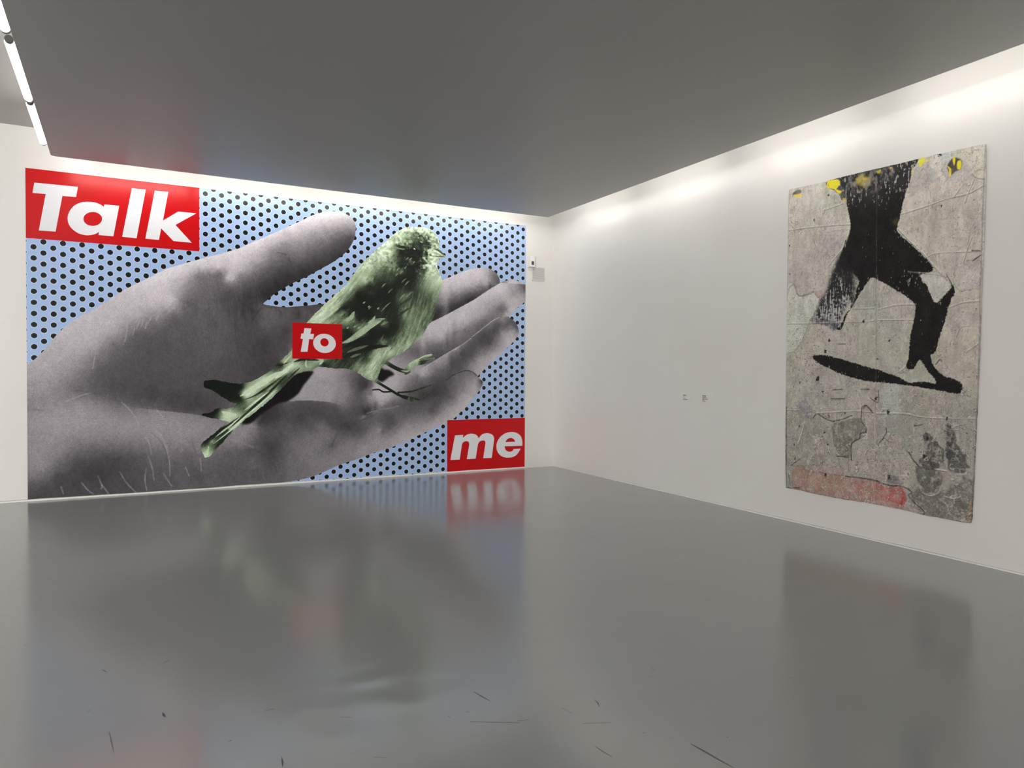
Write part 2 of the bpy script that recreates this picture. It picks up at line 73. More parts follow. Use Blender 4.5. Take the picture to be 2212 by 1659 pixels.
 'bird_tone':[(3805,3729,78),(3676,3704,72),(3549,3668,74),(3486,3578,66),(3612,3614,55),(3740,3638,38),(3831,3634,32),(3935,3681,60),(4001,3662,55),(4067,3681,78),(4107,3610,65),(4002,3576,42),(3883,3578,28),(3805,3534,28),(3677,3535,55),(3549,3511,72),(3423,3500,74),(3323,3443,74),(3361,3374,72),(3486,3445,38),(3575,3441,22),(3677,3425,20),(3741,3419,10),(3832,3438,22),(3936,3460,28),(4041,3493,55),(4121,3500,60),(4068,3434,74),(4135,3415,55),(4202,3395,40),(4042,3358,78),(4122,3364,72),(3937,3374,28),(3871,3344,12),(3806,3339,9),(3677,3352,9),(3550,3354,8),(3511,3411,16),(3449,3334,55),(3424,3284,38),(3525,3267,28),(3613,3274,16),(3703,3208,35),(3806,3265,9),(3833,3169,9),(3729,3137,12),(3627,3178,12),(3525,3171,12),(3449,3189,45),(3550,3076,40),(3449,3045,28),(3336,3229,60),(3237,3340,72),(3176,3276,67),(3115,3152,72),(3054,3029,72),(2994,2907,74),(3213,3124,55),(3299,3106,38),(3362,3015,22),(3238,2982,32),(3115,2903,45),(3054,2852,28),(3006,2801,22),(3177,2859,16),(3079,2746,28),(3937,3300,66),(4069,3286,78),(4003,3182,72),(4109,3128,72),(4043,3037,70),(4150,2969,78),(4124,2868,60),(3938,3091,60),(3912,2966,48),(3807,2996,22),(3678,3012,9),(3551,2979,8),(3425,2899,12),(3615,2886,9),(3743,2870,18),(3860,2877,40),(4004,2886,62),(4071,2791,48),(4005,2725,42),(3886,2756,34),(3782,2774,22),(3615,2741,45),(3526,2663,40),(3425,2730,9),(3300,2747,6),(3177,2645,6),(3055,2556,5),(2994,2671,6),(3301,2567,9),(3239,2505,24),(3426,2537,12),(3679,2671,30),(3578,2557,28),(3706,2551,50),(3809,2592,45),(3939,2598,40),(4045,2566,38),(4019,2442,40),(3888,2436,45),(3745,2430,50),(3616,2437,55),(3489,2419,22),(3363,2450,16),(3239,2361,16),(3117,2321,35),(3056,2283,62),(2995,2186,45),(3240,2266,12),(3427,2272,8),(3553,2301,28),(3681,2305,45),(3810,2310,55),(3914,2314,45),(3810,2187,50),(3681,2159,50),(3490,2153,22),(3302,2148,8),(3117,2118,6),(3458,3564,70),(3320,3419,72),(3184,3315,67),(3050,3200,75),(2957,3076,75),(2878,2953,62),(3050,3030,60),(3226,3148,60),(3390,3293,67),(3118,2943,28),(3253,3018,38),(3390,3134,50),(2957,2842,45),(2786,2754,67),(2669,2683,64),(2592,2589,73),(2489,2494,75),(2375,2375,75),(2275,2295,75),(2592,2461,50),(2721,2569,28),(2852,2706,12),(3051,2808,8),(3254,2820,9),(3391,2921,28),(2787,2405,18),(2918,2540,8),(3118,2616,6),(3322,2692,8),(2592,2332,45),(2721,2312,62),(3052,2350,6),(2690,2492,8),(2724,2155,5),(2896,2331,6),(2810,2362,58),(3071,2424,8),(3248,2588,18),(3160,2169,14),(3249,2276,50),(2897,1956,8),(2776,1868,22),(3072,1994,12),(3250,2033,55),(3161,1910,62),(3322,1913,67),(3250,1790,62),(3073,1787,45),(2897,1819,16),(2725,1715,18),(2555,1662,34),(2388,1694,12),(2224,1709,57),(2191,1659,62),(2306,1660,50),(2372,1719,78),(2898,1648,57),(3038,1649,67),(3161,1650,72),(3073,1512,72),(2968,1546,57),(2811,1630,40),(3197,1754,67),(3286,1860,67),(2126,1708,38),(2061,1641,67),(1997,1608,60),(1902,1706,50),(1854,1705,72),(1807,1656,12),(1933,1771,60),(1949,1657,85),(1870,1575,85),(1744,1509,80),(1589,1428,83),(1436,1317,85),(1331,1286,85),(1346,1238,80),(1513,1445,72),(1620,1541,55),(1729,1574,38),(1286,1350,4),(1137,1335,4),(991,1367,4),(876,1407,4),(1137,1225,5),(1271,1207,8),(1316,1175,34),(1467,1221,55),(1589,1316,32),(1682,1412,50),(1776,1477,45),(1870,1493,32),(1933,1542,38),(1807,1395,26),(1666,1283,72),(1528,1155,67),(1406,1045,62),(1285,1112,38),(1211,1065,45),(1107,1004,80),(1034,1037,50),(976,1039,4),(861,994,6),(1078,958,82),(1211,986,72),(1330,1047,32),(1181,908,60),(1285,937,60),(1107,784,16),(990,725,9),(860,636,9),(917,634,57),(1019,677,38),(1137,798,67),(1255,922,78),(888,557,50),(845,465,78),(961,569,22),(1034,645,16),(1136,751,55),(3077,2135,12),(3006,2064,16),(3221,2070,12),(3366,2172,12),(3293,2198,16),(3077,2205,8),(2963,2187,67),(3221,1971,28),(3077,1940,6),(3020,1925,6),(3367,2003,34),(3514,2120,40),(3663,2181,50),(3815,2229,50),(3891,2188,57),(3739,2083,57),(3589,2037,50),(3441,1934,50),(3294,1888,62),(3149,1858,64),(3078,1801,55),(3006,1814,28),(3222,1789,70),(3367,1833,67),(3515,1907,62),(3150,1718,62),(3049,1675,57),(2978,1605,50),(2964,1521,62),(3078,1577,64),(3150,1606,67),(3222,1676,55),(3265,1719,50),(3107,1480,70),(3021,1480,50),(3368,1678,14),(3516,1608,11),(3635,1580,34),(3695,1666,74),(3817,1740,72),(3970,1821,68),(3878,1726,12),(3970,1727,38),(3223,1395,14),(3369,1310,11),(3487,1238,11),(3637,1179,16),(3758,1149,16),(3818,1278,22),(3194,1311,14),(3667,1164,38)],
 'bird_strokes':[([(3664,3400),(3728,3427),(3806,3418),(3845,3397)],16,4,0.95),([(3716,3407),(3761,3418),(3806,3409)],20,3,0.95),([(3741,3439),(3763,3425)],9,98,0.95),([(4002,3422),(4095,3424),(4162,3398),(4222,3362)],11,92,0.9),([(4002,3354),(4069,3347),(4148,3346),(4242,3353)],9,8,0.9),([(4042,3463),(4135,3446),(4209,3393)],9,12,0.85),([(4042,3348),(4122,3337),(4189,3342)],9,86,0.8),([(3461,3449),(3549,3453),(3664,3439)],13,8,0.8),([(3474,3426),(3549,3414),(3600,3416)],10,80,0.7),([(3805,3534),(3923,3520),(4002,3502)],12,10,0.7),([(3844,3550),(3884,3541)],9,85,0.7),([(3975,3697),(4001,3675)],9,88,0.6),([(3935,3644),(3962,3622)],9,88,0.6),([(3896,3616),(3936,3595)],9,10,0.6),([(2660,1988),(2776,2035),(2932,2145),(3072,2244),(3231,2324)],44,70,0.9),([(2717,2311),(2776,2344),(2830,2439)],30,66,0.9),([(3036,2285),(3107,2331),(3142,2393)],22,74,0.8),([(2660,1917),(2897,2016),(3178,2109),(3356,2192)],40,4,0.95),([(2660,1773),(2897,1896),(3143,1944),(3340,1957)],40,4,0.9),([(2725,1850),(2862,1904),(3037,1959)],22,50,0.7),([(2776,1783),(2932,1837)],16,52,0.7),([(2724,2198),(2748,2219)],10,72,0.8),([(2827,2218),(2851,2239)],10,72,0.8),([(2888,2203),(2912,2224)],10,72,0.8),([(2966,2573),(2990,2595)],10,72,0.8),([(3036,2517),(3060,2539)],10,72,0.8),([(3177,2498),(3202,2520)],10,72,0.8),([(3729,3210),(3744,3234),(3760,3237)],10,62,0.65),([(3627,3154),(3614,3148),(3601,3123)],10,62,0.65),([(3525,3038),(3550,3071),(3576,3085)],10,62,0.65),([(3475,3083),(3497,3113),(3520,3125)],10,62,0.65),([(3450,2997),(3475,3030),(3500,3043)],10,62,0.65),([(3626,3263),(3644,3289),(3662,3295)],10,62,0.65),([(3677,3255),(3698,3284),(3718,3292)],10,62,0.65),([(3551,2907),(3589,2953),(3627,2979)],10,62,0.65),([(3238,2815),(3275,2861),(3312,2887)],10,62,0.65),([(3338,2737),(3375,2783),(3412,2809)],10,62,0.65),([(3514,2650),(3564,2709),(3615,2748)],10,62,0.65),([(3628,2693),(3679,2752),(3731,2791)],10,62,0.65),([(3043,2484),(3067,2516),(3092,2529)],10,62,0.65),([(3239,2469),(3313,2551),(3388,2615)],10,62,0.65),([(3602,2873),(3640,2920),(3679,2946)],10,62,0.65),([(1406,1037),(1589,1219),(1776,1412),(1902,1542)],16,8,0.85),([(1137,806),(1330,983),(1528,1172),(1713,1363)],16,8,0.85),([(889,651),(1078,808),(1255,953)],16,8,0.85),([(932,602),(1137,767),(1315,936),(1528,1123),(1744,1315)],13,90,0.85),([(1315,1031),(1528,1204),(1651,1299)],13,90,0.85),([(961,695),(1137,838),(1255,937)],13,90,0.85),([(1278,1239),(1406,1317),(1558,1412),(1729,1525),(1838,1575)],40,86,0.9),([(1331,1190),(1467,1245),(1651,1372),(1807,1493)],14,6,0.8),([(1965,1682),(1886,1607),(1807,1534),(1729,1477)],26,92,0.8),([(1049,1029),(1122,988),(1211,983)],30,84,0.85),([(1005,928),(1107,907),(1196,939)],22,80,0.7),([(781,585),(918,712),(1048,801),(1181,884)],18,6,0.8),([(961,554),(1063,667),(1181,781)],18,8,0.7),([(824,443),(860,496),(874,573)],16,84,0.7),([(1729,1655),(1807,1664),(1902,1697)],12,8,0.8),([(1981,1706),(2126,1749),(2322,1735)],24,6,0.85),([(2385,1744),(2363,1702),(2330,1674)],16,82,0.85),([(2061,1625),(1981,1551),(1902,1469)],12,6,0.75),([(2150,1733),(2142,1675),(2158,1626)],14,86,0.7),([(1949,1804),(1886,1738),(1838,1672)],12,84,0.7),([(2983,2150),(3068,2236),(3153,2322),(3289,2363)],30,66,0.75),([(3240,2266),(3339,2317)],16,60,0.6),([(3477,2395),(3578,2472),(3680,2537)],18,10,0.7),([(3527,2578),(3628,2644),(3705,2697)],18,10,0.6),([(3545,1594),(3635,1580),(3673,1602)],12,80,0.7),([(3756,1724),(3893,1806),(4024,1841)],10,86,0.7),([(3817,1725),(3955,1748),(4063,1779)],9,8,0.7)],
 'bird_dir':[(2900,3700,200),(3300,3800,160),(3600,3600,175),(2600,3300,230),(2300,3000,225),(2000,2600,228),(3000,3000,240),(3300,2800,250),(3500,2900,258),(3600,3200,262),(2900,2400,225),(2500,2200,215),(3100,2300,235),(3300,2500,245),(1500,1700,222),(1000,1200,222),(900,1500,195)],
 'sheet':[(22,3558),(358,3543),(836,3536),(1263,3522),(1645,3510),(1879,3502),(2017,3496),(2021,3152),(2017,2773),(2009,2392),(2002,2010),(1996,1626),(1987,1318),(1978,969),(1969,619),(1962,384),(1953,340),(1818,341),(1576,345),(1360,357),(1084,357),(787,352),(438,355),(237,360),(129,359),(32,354),(21,623),(17,1273),(17,1871),(17,2418),(18,2913)],
 'figure':[(674,3541),(699,3417),(718,3331),(731,3246),(752,3160),(769,3085),(773,3033),(759,2964),(725,2908),(691,2842),(674,2782),(646,2692),(689,2625),(806,2570),(875,2491),(843,2393),(811,2256),(798,2345),(789,2223),(743,2195),(686,2085),(639,2036),(687,2033),(743,2154),(833,2291),(900,2386),(986,2492),(1008,2506),(1041,2498),(1137,2443),(1242,2374),(1324,2318),(1395,2265),(1444,2213),(1447,2231),(1441,2147),(1427,2063),(1409,1970),(1396,1876),(1391,1781),(1379,1705),(1365,1653),(1415,1630),(1449,1658),(1491,1718),(1540,1658),(1579,1602),(1631,1552),(1636,1506),(1552,1526),(1456,1517),(1388,1513),(1348,1534),(1297,1562),(1204,1590),(1109,1624),(1000,1649),(877,1685),(751,1721),(632,1749),(509,1775),(396,1779),(356,1763),(365,1741),(423,1703),(511,1660),(610,1618),(706,1582),(823,1552),(936,1528),(1046,1515),(1185,1507),(1328,1495),(1495,1475),(1609,1460),(1692,1448),(1755,1436),(1817,1429),(1856,1444),(1861,1515),(1797,1550),(1717,1576),(1643,1630),(1596,1704),(1590,1763),(1622,1777),(1640,1831),(1666,1922),(1700,2020),(1725,2127),(1751,2215),(1778,2266),(1788,2301),(1782,2337),(1761,2366),(1753,2331),(1714,2290),(1669,2240),(1624,2216),(1590,2274),(1537,2390),(1508,2404),(1488,2475),(1554,2491),(1601,2504),(1562,2582),(1504,2645),(1426,2731),(1356,2799),(1295,2856),(1256,2925),(1273,2993),(1292,3076),(1315,3166),(1343,3255),(1372,3343),(1394,3441),(1422,3555)],
 'patches_top':[([(-1,2483),(108,2539),(177,2400),(347,2417),(425,2357),(413,2304),(364,2200),(313,2128),(263,2021),(212,1925),(119,1828),(37,1807),(-5,1830)],(196,198,188),0.8,8),([(674,2782),(710,2736),(806,2570),(811,2256),(787,2325),(696,2168),(627,2047),(454,2109),(326,2127),(389,2220),(450,2354),(505,2404),(569,2598)],(150,152,156),0.75,30),([(674,2782),(757,2760),(895,2640),(875,2491),(843,2393),(811,2253),(763,2401),(691,2511),(629,2664)],(70,68,66),0.7,25),([(326,2121),(390,2155),(528,2136),(650,2087),(627,2036),(529,2062),(429,2100)],(55,58,66),0.7,22),([(1488,2480),(1591,2496),(1675,2458),(1739,2388),(1762,2314),(1723,2282),(1669,2241),(1634,2189),(1586,2248),(1537,2373)],(188,186,180),0.7,15),([(1404,3438),(1576,3424),(1615,3305),(1504,3238),(1359,3233)],(160,158,154),0.6,40),([(1629,3510),(1755,3512),(1739,3436),(1668,3400)],(178,184,190),0.6,40),([(1649,3405),(1878,3391),(1923,3249),(1839,3208),(1706,3274)],(160,158,156),0.6,60),([(1798,2524),(1986,2526),(1989,2326),(1802,2319)],(186,176,176),0.5,15),([(1075,2399),(1294,2358),(1434,2222),(1437,2081),(1402,1800),(1084,1807)],(176,172,160),0.5,60),([(201,1771),(359,1736),(706,1566),(1046,1500),(1052,1185),(48,1125),(39,1717)],(168,164,156),0.5,50),([(1133,1472),(1288,1475),(1312,1226),(1137,1217)],(172,178,172),0.6,40),([(1458,1432),(1963,1429),(1958,1239),(1442,1208)],(150,146,136),0.6,60),([(156,1244),(274,1315),(341,1231),(381,1135),(317,1120),(210,1213)],(140,136,142),0.7,10),([(26,1181),(250,1182),(343,1117),(419,1170),(630,1108),(621,950),(671,808),(709,666),(711,583),(326,576),(139,597),(34,697)],(150,146,136),0.7,12),([(631,1087),(807,1141),(920,1158),(978,1041),(912,965),(833,907),(824,783),(719,771),(658,849),(620,971)],(112,108,100),0.85,12),([(941,1260),(1051,1226),(1098,1011),(1099,922),(1172,987),(1317,952),(1398,883),(1469,778),(1509,689),(1453,568),(1211,561),(1062,590),(815,617),(833,907),(923,966),(978,1031)],(164,158,148),0.6,12),([(1540,1094),(1616,1035),(1691,969),(1728,918),(1712,798),(1621,741),(1546,768),(1497,819),(1553,900)],(74,73,70),0.9,22),([(1733,1145),(1796,1123),(1833,1000),(1878,916),(1913,866),(1915,778),(1767,759),(1747,847),(1736,973)],(72,71,70),0.9,20),([(1507,764),(1695,732),(1715,625),(1625,538),(1520,597),(1499,687)],(80,78,75),0.75,22),([(1511,576),(1698,559),(1924,726),(1968,644),(1956,352),(1571,353),(1454,483)],(98,95,89),0.75,40),([(1209,649),(1322,645),(1363,583),(1190,578)],(96,94,92),0.6,18),([(1265,1054),(1357,994),(1307,941),(1235,993)],(176,158,148),0.5,15),([(325,630),(709,666),(711,583),(454,587)],(172,140,136),0.5,12),([(139,574),(259,622),(326,581),(454,581),(711,578),(769,580),(1062,580),(1211,552),(1364,564),(1376,461),(1368,345),(1173,335),(773,338),(432,336),(143,363)],(156,120,110),0.8,9),([(794,511),(1062,560),(1211,542),(1364,555),(1367,402),(1172,369),(954,423)],(170,112,106),0.45,25),([(1105,566),(1211,542),(1359,559),(1366,411),(1255,422),(1203,433),(1180,498),(1117,498)],(172,86,82),0.6,12),([(1366,565),(1374,528),(1393,502),(1407,456),(1386,420),(1377,356),(1362,348),(1364,459)],(170,60,60),0.8,6),([(1376,413),(1475,401),(1571,353),(1377,346)],(170,150,146),0.5,10),([(1920,442),(1960,590),(1965,345),(1914,344)],(150,125,90),0.6,14),([(360,2427),(449,2440),(462,2385),(412,2368)],(172,138,128),0.6,12),([(716,3495),(813,3523),(1013,3525),(1203,3517),(1234,3480),(1204,3420),(1100,3406),(1049,3320),(906,3331),(746,3407)],(120,117,112),0.75,28),([(487,3527),(674,3526),(718,3331),(677,3324),(617,3394),(555,3449)],(40,40,40),0.8,10)],
 'patches_over':[([(499,3533),(626,3526),(653,3479),(610,3432),(667,3404),(664,3385),(623,3390),(582,3443),(506,3465)],(236,206,52),0.95,4),([(848,3495),(892,3523),(915,3484),(970,3466),(987,3422),(961,3389),(905,3391),(849,3419),(819,3486)],(236,206,52),0.75,12),([(1461,3513),(1509,3512),(1495,3471),(1462,3441),(1452,3473)],(236,206,52),0.9,5),([(1518,3484),(1547,3486),(1542,3470)],(236,206,52),0.9,4),([(1708,3390),(1739,3436),(1756,3445),(1791,3436),(1831,3399),(1819,3336),(1785,3327),(1741,3306),(1718,3343)],(60,58,56),0.85,6),([(1752,3446),(1765,3454),(1776,3427),(1766,3376),(1754,3414)],(236,206,52),0.95,4),([(1792,3405),(1825,3405),(1821,3336),(1791,3343)],(236,206,52),0.95,4),([(1704,3391),(1740,3356),(1739,3304),(1719,3305),(1724,3350)],(236,206,52),0.95,4),([(72,3501),(119,3529),(173,3523),(180,3489),(106,3482)],(70,66,60),0.8,6),([(86,3489),(187,3482),(174,3446),(113,3461)],(236,206,52),0.7,5),([(1035,3510),(1088,3508),(1078,3478),(1051,3484)],(236,206,52),0.8,5),([(1172,3507),(1203,3505),(1183,3488)],(236,206,52),0.8,5),([(677,3327),(715,3319),(699,3302)],(236,206,52),0.85,4),([(1390,3433),(1409,3423),(1400,3392)],(236,206,52),0.6,4),([(1211,3005),(1257,3025),(1253,2968),(1217,2975)],(150,130,50),0.4,20)],
 'sheet_strokes':[([(23,3130),(310,3113),(610,3077),(775,3059)],9,222,0.6),([(27,3119),(314,3102),(614,3067),(779,3049)],7,96,0.5),([(1282,3054),(1506,3080),(1709,3112),(1883,3119),(2008,3161)],9,222,0.6),([(1285,3045),(1509,3071),(1711,3103),(1886,3110),(2010,3152)],7,96,0.5),([(25,2128),(307,2115),(479,2113)],9,222,0.6),([(29,2117),(311,2105),(483,2103)],7,96,0.5),([(479,2113),(927,2097),(1036,2101)],9,222,0.6),([(483,2103),(930,2088),(1040,2091)],7,96,0.5),([(1079,2103),(1427,2082)],9,222,0.6),([(1083,2094),(1430,2073)],7,96,0.5),([(1725,2167),(1856,2202),(1991,2204)],9,222,0.6),([(1728,2159),(1859,2194),(1994,2196)],7,96,0.5),([(812,2231),(1035,2215)],9,222,0.6),([(815,2222),(1038,2205)],7,96,0.5),([(1078,2202),(1245,2226),(1434,2222)],9,222,0.6),([(1081,2192),(1248,2217),(1438,2214)],7,96,0.5),([(19,1203),(183,1203)],9,222,0.6),([(23,1194),(187,1193)],7,96,0.5),([(418,1189),(828,1226),(1051,1228)],9,222,0.6),([(422,1180),(832,1217),(1054,1219)],7,96,0.5),([(1073,1222),(1363,1233),(1557,1211),(1983,1224)],9,222,0.6),([(1076,1213),(1366,1225),(1560,1203),(1986,1216)],7,96,0.5),([(1533,2627),(1626,2656),(1891,2631),(1992,2619)],9,222,0.6),([(1536,2619),(1629,2647),(1894,2622),(1995,2611)],7,96,0.5),([(1859,3045),(1883,3119),(1932,3230)],9,222,0.6),([(1861,3037),(1886,3110),(1935,3222)],7,96,0.5),([(1906,3280),(1949,3235),(2007,3212)],9,222,0.6),([(1908,3271),(1951,3226),(2009,3204)],7,96,0.5),([(1771,3117),(1839,3199)],9,222,0.6),([(1773,3108),(1842,3190)],7,96,0.5),([(1890,2697),(1914,2815),(1962,2911)],9,222,0.6),([(1893,2688),(1916,2807),(1965,2903)],7,96,0.5),([(1858,2561),(1883,2645),(1923,2744)],9,222,0.6),([(1861,2552),(1885,2637),(1926,2736)],7,96,0.5),([(338,3024),(365,2933),(404,2842)],9,222,0.6),([(342,3014),(369,2923),(408,2832)],7,96,0.5),([(460,3258),(583,3265),(678,3277)],9,222,0.6),([(464,3248),(587,3255),(682,3267)],7,96,0.5),([(1809,1916),(1842,1994),(1919,2004)],9,222,0.6),([(1811,1908),(1845,1986),(1922,1996)],7,96,0.5),([(1889,1780),(1981,1848)],9,222,0.6),([(1892,1772),(1983,1840)],7,96,0.5),([(1245,1591),(1316,1629),(1365,1668)],9,222,0.6),([(1249,1582),(1319,1621),(1368,1659)],7,96,0.5),([(265,1073),(228,938),(189,847)],9,222,0.6),([(269,1064),(232,929),(193,837)],7,96,0.5),([(1519,615),(1549,545),(1616,523),(1689,557),(1715,625)],9,222,0.6),([(1522,607),(1552,537),(1618,515),(1692,549),(1718,617)],7,96,0.5),([(1734,537),(1806,526),(1876,550)],9,222,0.6),([(1737,529),(1809,518),(1878,543)],7,96,0.5),([(1649,762),(1749,757)],9,222,0.6),([(1651,755),(1752,749)],7,96,0.5),([(1371,2522),(1592,2477),(1720,2435)],9,222,0.6),([(1374,2513),(1595,2469),(1723,2427)],7,96,0.5),([(14,3223),(98,3141)],9,222,0.6),([(19,3212),(102,3130)],7,96,0.5),([(1084,563),(1064,450)],9,222,0.6),([(1087,554),(1067,442)],7,96,0.5),([(1190,549),(1202,452)],9,222,0.6),([(1193,540),(1205,444)],7,96,0.5),([(1264,2928),(1366,2816),(1504,2673),(1590,2560),(1721,2408)],9,222,0.6),([(1267,2919),(1369,2807),(1507,2664),(1593,2551),(1723,2400)],7,96,0.5),([(770,3014),(720,2878),(615,2770),(519,2677)],9,222,0.6),([(774,3004),(724,2869),(619,2760),(523,2667)],7,96,0.5),([(1699,504),(1754,467),(1782,391)],9,222,0.6),([(1702,496),(1756,460),(1785,383)],7,96,0.5),([(1458,1107),(1464,1041),(1505,932)],9,222,0.6),([(1461,1098),(1467,1033),(1508,924)],7,96,0.5),([(929,1270),(974,1284),(1040,1225)],7,40,0.8),([(929,1260),(926,1138),(977,1081),(978,1026)],7,40,0.8),([(978,1026),(922,1016),(912,965),(833,917),(823,824),(830,743)],7,40,0.8),([(618,1113),(713,1135),(817,1182)],7,40,0.8),([(1099,922),(1141,965),(1172,987),(1215,957),(1235,959)],7,40,0.8),([(769,580),(1062,580),(1221,553),(1364,564),(1453,525),(1424,497),(1494,433),(1576,372),(1562,342)],7,40,0.8),([(1408,885),(1448,832),(1507,764)],7,40,0.8),([(381,1130),(419,1181),(520,1133),(630,1108)],7,40,0.8),([(1141,975),(1182,1037),(1181,1086)],7,40,0.8),([(941,1256),(974,1283),(1040,1221)],7,40,0.8),([(601,1429),(708,1437)],7,40,0.8),([(915,1442),(1004,1444)],7,40,0.8),([(1091,1432),(1092,1323),(1016,1360)],7,40,0.8),([(578,1338),(733,1344)],7,40,0.8),([(666,766),(766,771)],7,40,0.8),([(105,604),(165,655),(218,684)],7,40,0.8),([(1458,1125),(1530,1140)],7,40,0.8),([(1895,917),(1921,885)],7,40,0.8),([(143,374),(223,380)],7,40,0.8),([(1927,2543),(1968,2563),(1993,2581)],7,40,0.8),([(1925,2630),(1992,2616)],7,40,0.8),([(641,1884),(736,1887)],7,40,0.8),([(1633,1676),(1669,1721),(1688,1703)],7,40,0.8),([(1711,2454),(1757,2377),(1782,2321)],7,40,0.8),([(26,2482),(108,2530),(177,2407),(360,2439)],8,120,0.8),([(275,2064),(251,1967),(133,1827),(51,1807)],7,150,0.6),([(1049,3438),(1048,3064),(1056,2501)],6,150,0.3),([(1054,2470),(1063,1807),(1071,1186)],8,120,0.5),([(1068,1207),(1067,909),(1066,650)],8,200,0.4),([(26,1226),(31,922),(35,380)],12,40,0.6),([(65,520),(88,388)],8,50,0.6),([(39,364),(432,357),(1066,351),(1553,340),(1931,338)],8,60,0.5),([(1986,1303),(1977,821),(1960,344)],10,70,0.5),([(1996,2394),(1993,1874),(1987,1241)],8,100,0.5),([(2014,3485),(2007,2972),(2001,2369)],8,110,0.5),([(20,3540),(17,3032),(23,2359)],7,110,0.5)],
 'sheet_blots':[(39,2953,16),(48,2651,12),(520,3394,14),(1660,3054,14),(1639,3507,24),(348,3173,14),(550,1927,18),(1199,1901,14),(932,2094,18),(1080,1731,12),(199,1490,16),(419,1531,30),(118,1449,10),(1070,1357,22),(509,1819,24),(484,1404,18),(1963,2136,10),(516,989,18),(561,876,14),(562,1162,20),(747,1199,12),(151,687,18),(206,1031,14),(1200,1234,22),(1225,632,20),(548,561,20),(1139,773,10),(1553,862,20),(1579,1023,16),(817,1182,10),(1741,1209,14),(142,831,10)],
}


def lin(c):
    c = np.asarray(c, float) / 255.0
    return np.where(c <= 0.04045, c / 12.92, ((c + 0.055) / 1.055) ** 2.4)

def tag(o, label=None, cat=None, group=None, kind=None):
    for k, v in (('label', label), ('category', cat), ('group', group), ('kind', kind)):
        if v: o[k] = v
    return o

def empty(name, loc, label, cat, group=None):
    o = bpy.data.objects.new(name, None)
    o.location = loc
    o.empty_display_size = 0.1
    COL.objects.link(o)
    return tag(o, label, cat, group)

def link(name, me, mat, parent=None):
    o = bpy.data.objects.new(name, me)
    if mat is not None and not me.materials: me.materials.append(mat)
    COL.objects.link(o)
    if parent is not None: o.parent = parent
    return o

def offset(parent):
    return np.array(parent.matrix_basis.translation) if parent is not None else np.zeros(3)

def world_off(parent):
    t = np.zeros(3)
    while parent is not None:
        t += np.array(parent.location); parent = parent.parent
    return t

def mesh_obj(name, verts, faces, mat, parent=None, smooth=False):
    v = np.asarray(verts, float) - world_off(parent)
    me = bpy.data.meshes.new(name)
    me.from_pydata([tuple(p) for p in v], [], [tuple(f) for f in faces])
    if smooth: me.polygons.foreach_set('use_smooth', [True] * len(me.polygons))
    me.update()
    return link(name, me, mat, parent)

def boxes(name, blist, mat, parent=None, bevel=0.0):
    V, Fc = [], []
    for (x0, x1, y0, y1, z0, z1) in blist:
        n = len(V)
        V += [(x, y, z) for z in (z0, z1) for y in (y0, y1) for x in (x0, x1)]
        Fc += [tuple(n + i for i in f) for f in ((0, 2, 3, 1), (4, 5, 7, 6), (0, 1, 5, 4), (2, 6, 7, 3), (0, 4, 6, 2), (1, 3, 7, 5))]
    o = mesh_obj(name, V, Fc, mat, parent)
    if bevel:
        m = o.modifiers.new('bevel', 'BEVEL'); m.width = bevel; m.segments = 3
        m.limit_method = 'ANGLE'
    return o

# ---- node materials
def new_mat(name, rough=0.6, color=(0.8, 0.8, 0.8), spec=0.5):
    m = bpy.data.materials.new(name)
    m.use_nodes = True
    b = m.node_tree.nodes['Principled BSDF']
    b.inputs['Base Color'].default_value = (*color, 1)
    b.inputs['Roughness'].default_value = rough
    b.inputs['Specular IOR Level'].default_value = spec
    return m, m.node_tree, b

def node(nt, kind, **kw):
    n = nt.nodes.new(kind)
    for k, v in kw.items():
        if k in n.inputs.keys(): n.inputs[k].default_value = v
        else: setattr(n, k, v)
    return n

def math_n(nt, op, a, b=None, c=None):
    n = nt.nodes.new('ShaderNodeMath'); n.operation = op
    for i, v in enumerate((a, b, c)):
        if v is None: continue
        if isinstance(v, (int, float)): n.inputs[i].default_value = v
        else: nt.links.new(v, n.inputs[i])
    return n.outputs[0]

def noise(nt, vec, scale, detail=4, rough=0.5, **kw):
    n = node(nt, 'ShaderNodeTexNoise', Scale=scale, Detail=detail, Roughness=rough)
    if vec is not None: nt.links.new(vec, n.inputs['Vector'])
    return n.outputs['Fac']

def mix_col(nt, fac, a, b):
    n = nt.nodes.new('ShaderNodeMix'); n.data_type = 'RGBA'
    if isinstance(fac, (int, float)): n.inputs[0].default_value = fac
    else: nt.links.new(fac, n.inputs[0])
    for i, v in ((6, a), (7, b)):
        if isinstance(v, tuple): n.inputs[i].default_value = (*v, 1)
        else: nt.links.new(v, n.inputs[i])
    return n.outputs[2]

def add_bump(nt, bsdf, height, strength=0.2, dist=0.01):
    n = nt.nodes.new('ShaderNodeBump')
    n.inputs['Strength'].default_value = strength
    n.inputs['Distance'].default_value = dist
    nt.links.new(height, n.inputs['Height'])
    nt.links.new(n.outputs[0], bsdf.inputs['Normal'])
    return n

def geo_pos(nt):
    return nt.nodes.new('ShaderNodeNewGeometry').outputs['Position']

# ---- numpy painting tools (all in millimetres on the plane of the picture)
def catmull(pts, n=4, closed=True):
    P = np.array([q[:2] for q in pts], float); m = len(P); out = []
    idx = range(m if closed else m - 1)
    t = np.linspace(0, 1, n, endpoint=False)[:, None]
    for i in idx:
        if closed: a, b, c, d = P[(i-1) % m], P[i], P[(i+1) % m], P[(i+2) % m]
        else: a, b, c, d = P[max(i-1, 0)], P[i], P[i+1], P[min(i+2, m-1)]
        out.append(.5*((2*b)+(c-a)*t+(2*a-5*b+4*c-d)*t*t+(3*b-a-3*c+d)*t**3))
    out = np.vstack(out)
    return out if closed else np.vstack([out, P[-1:]])

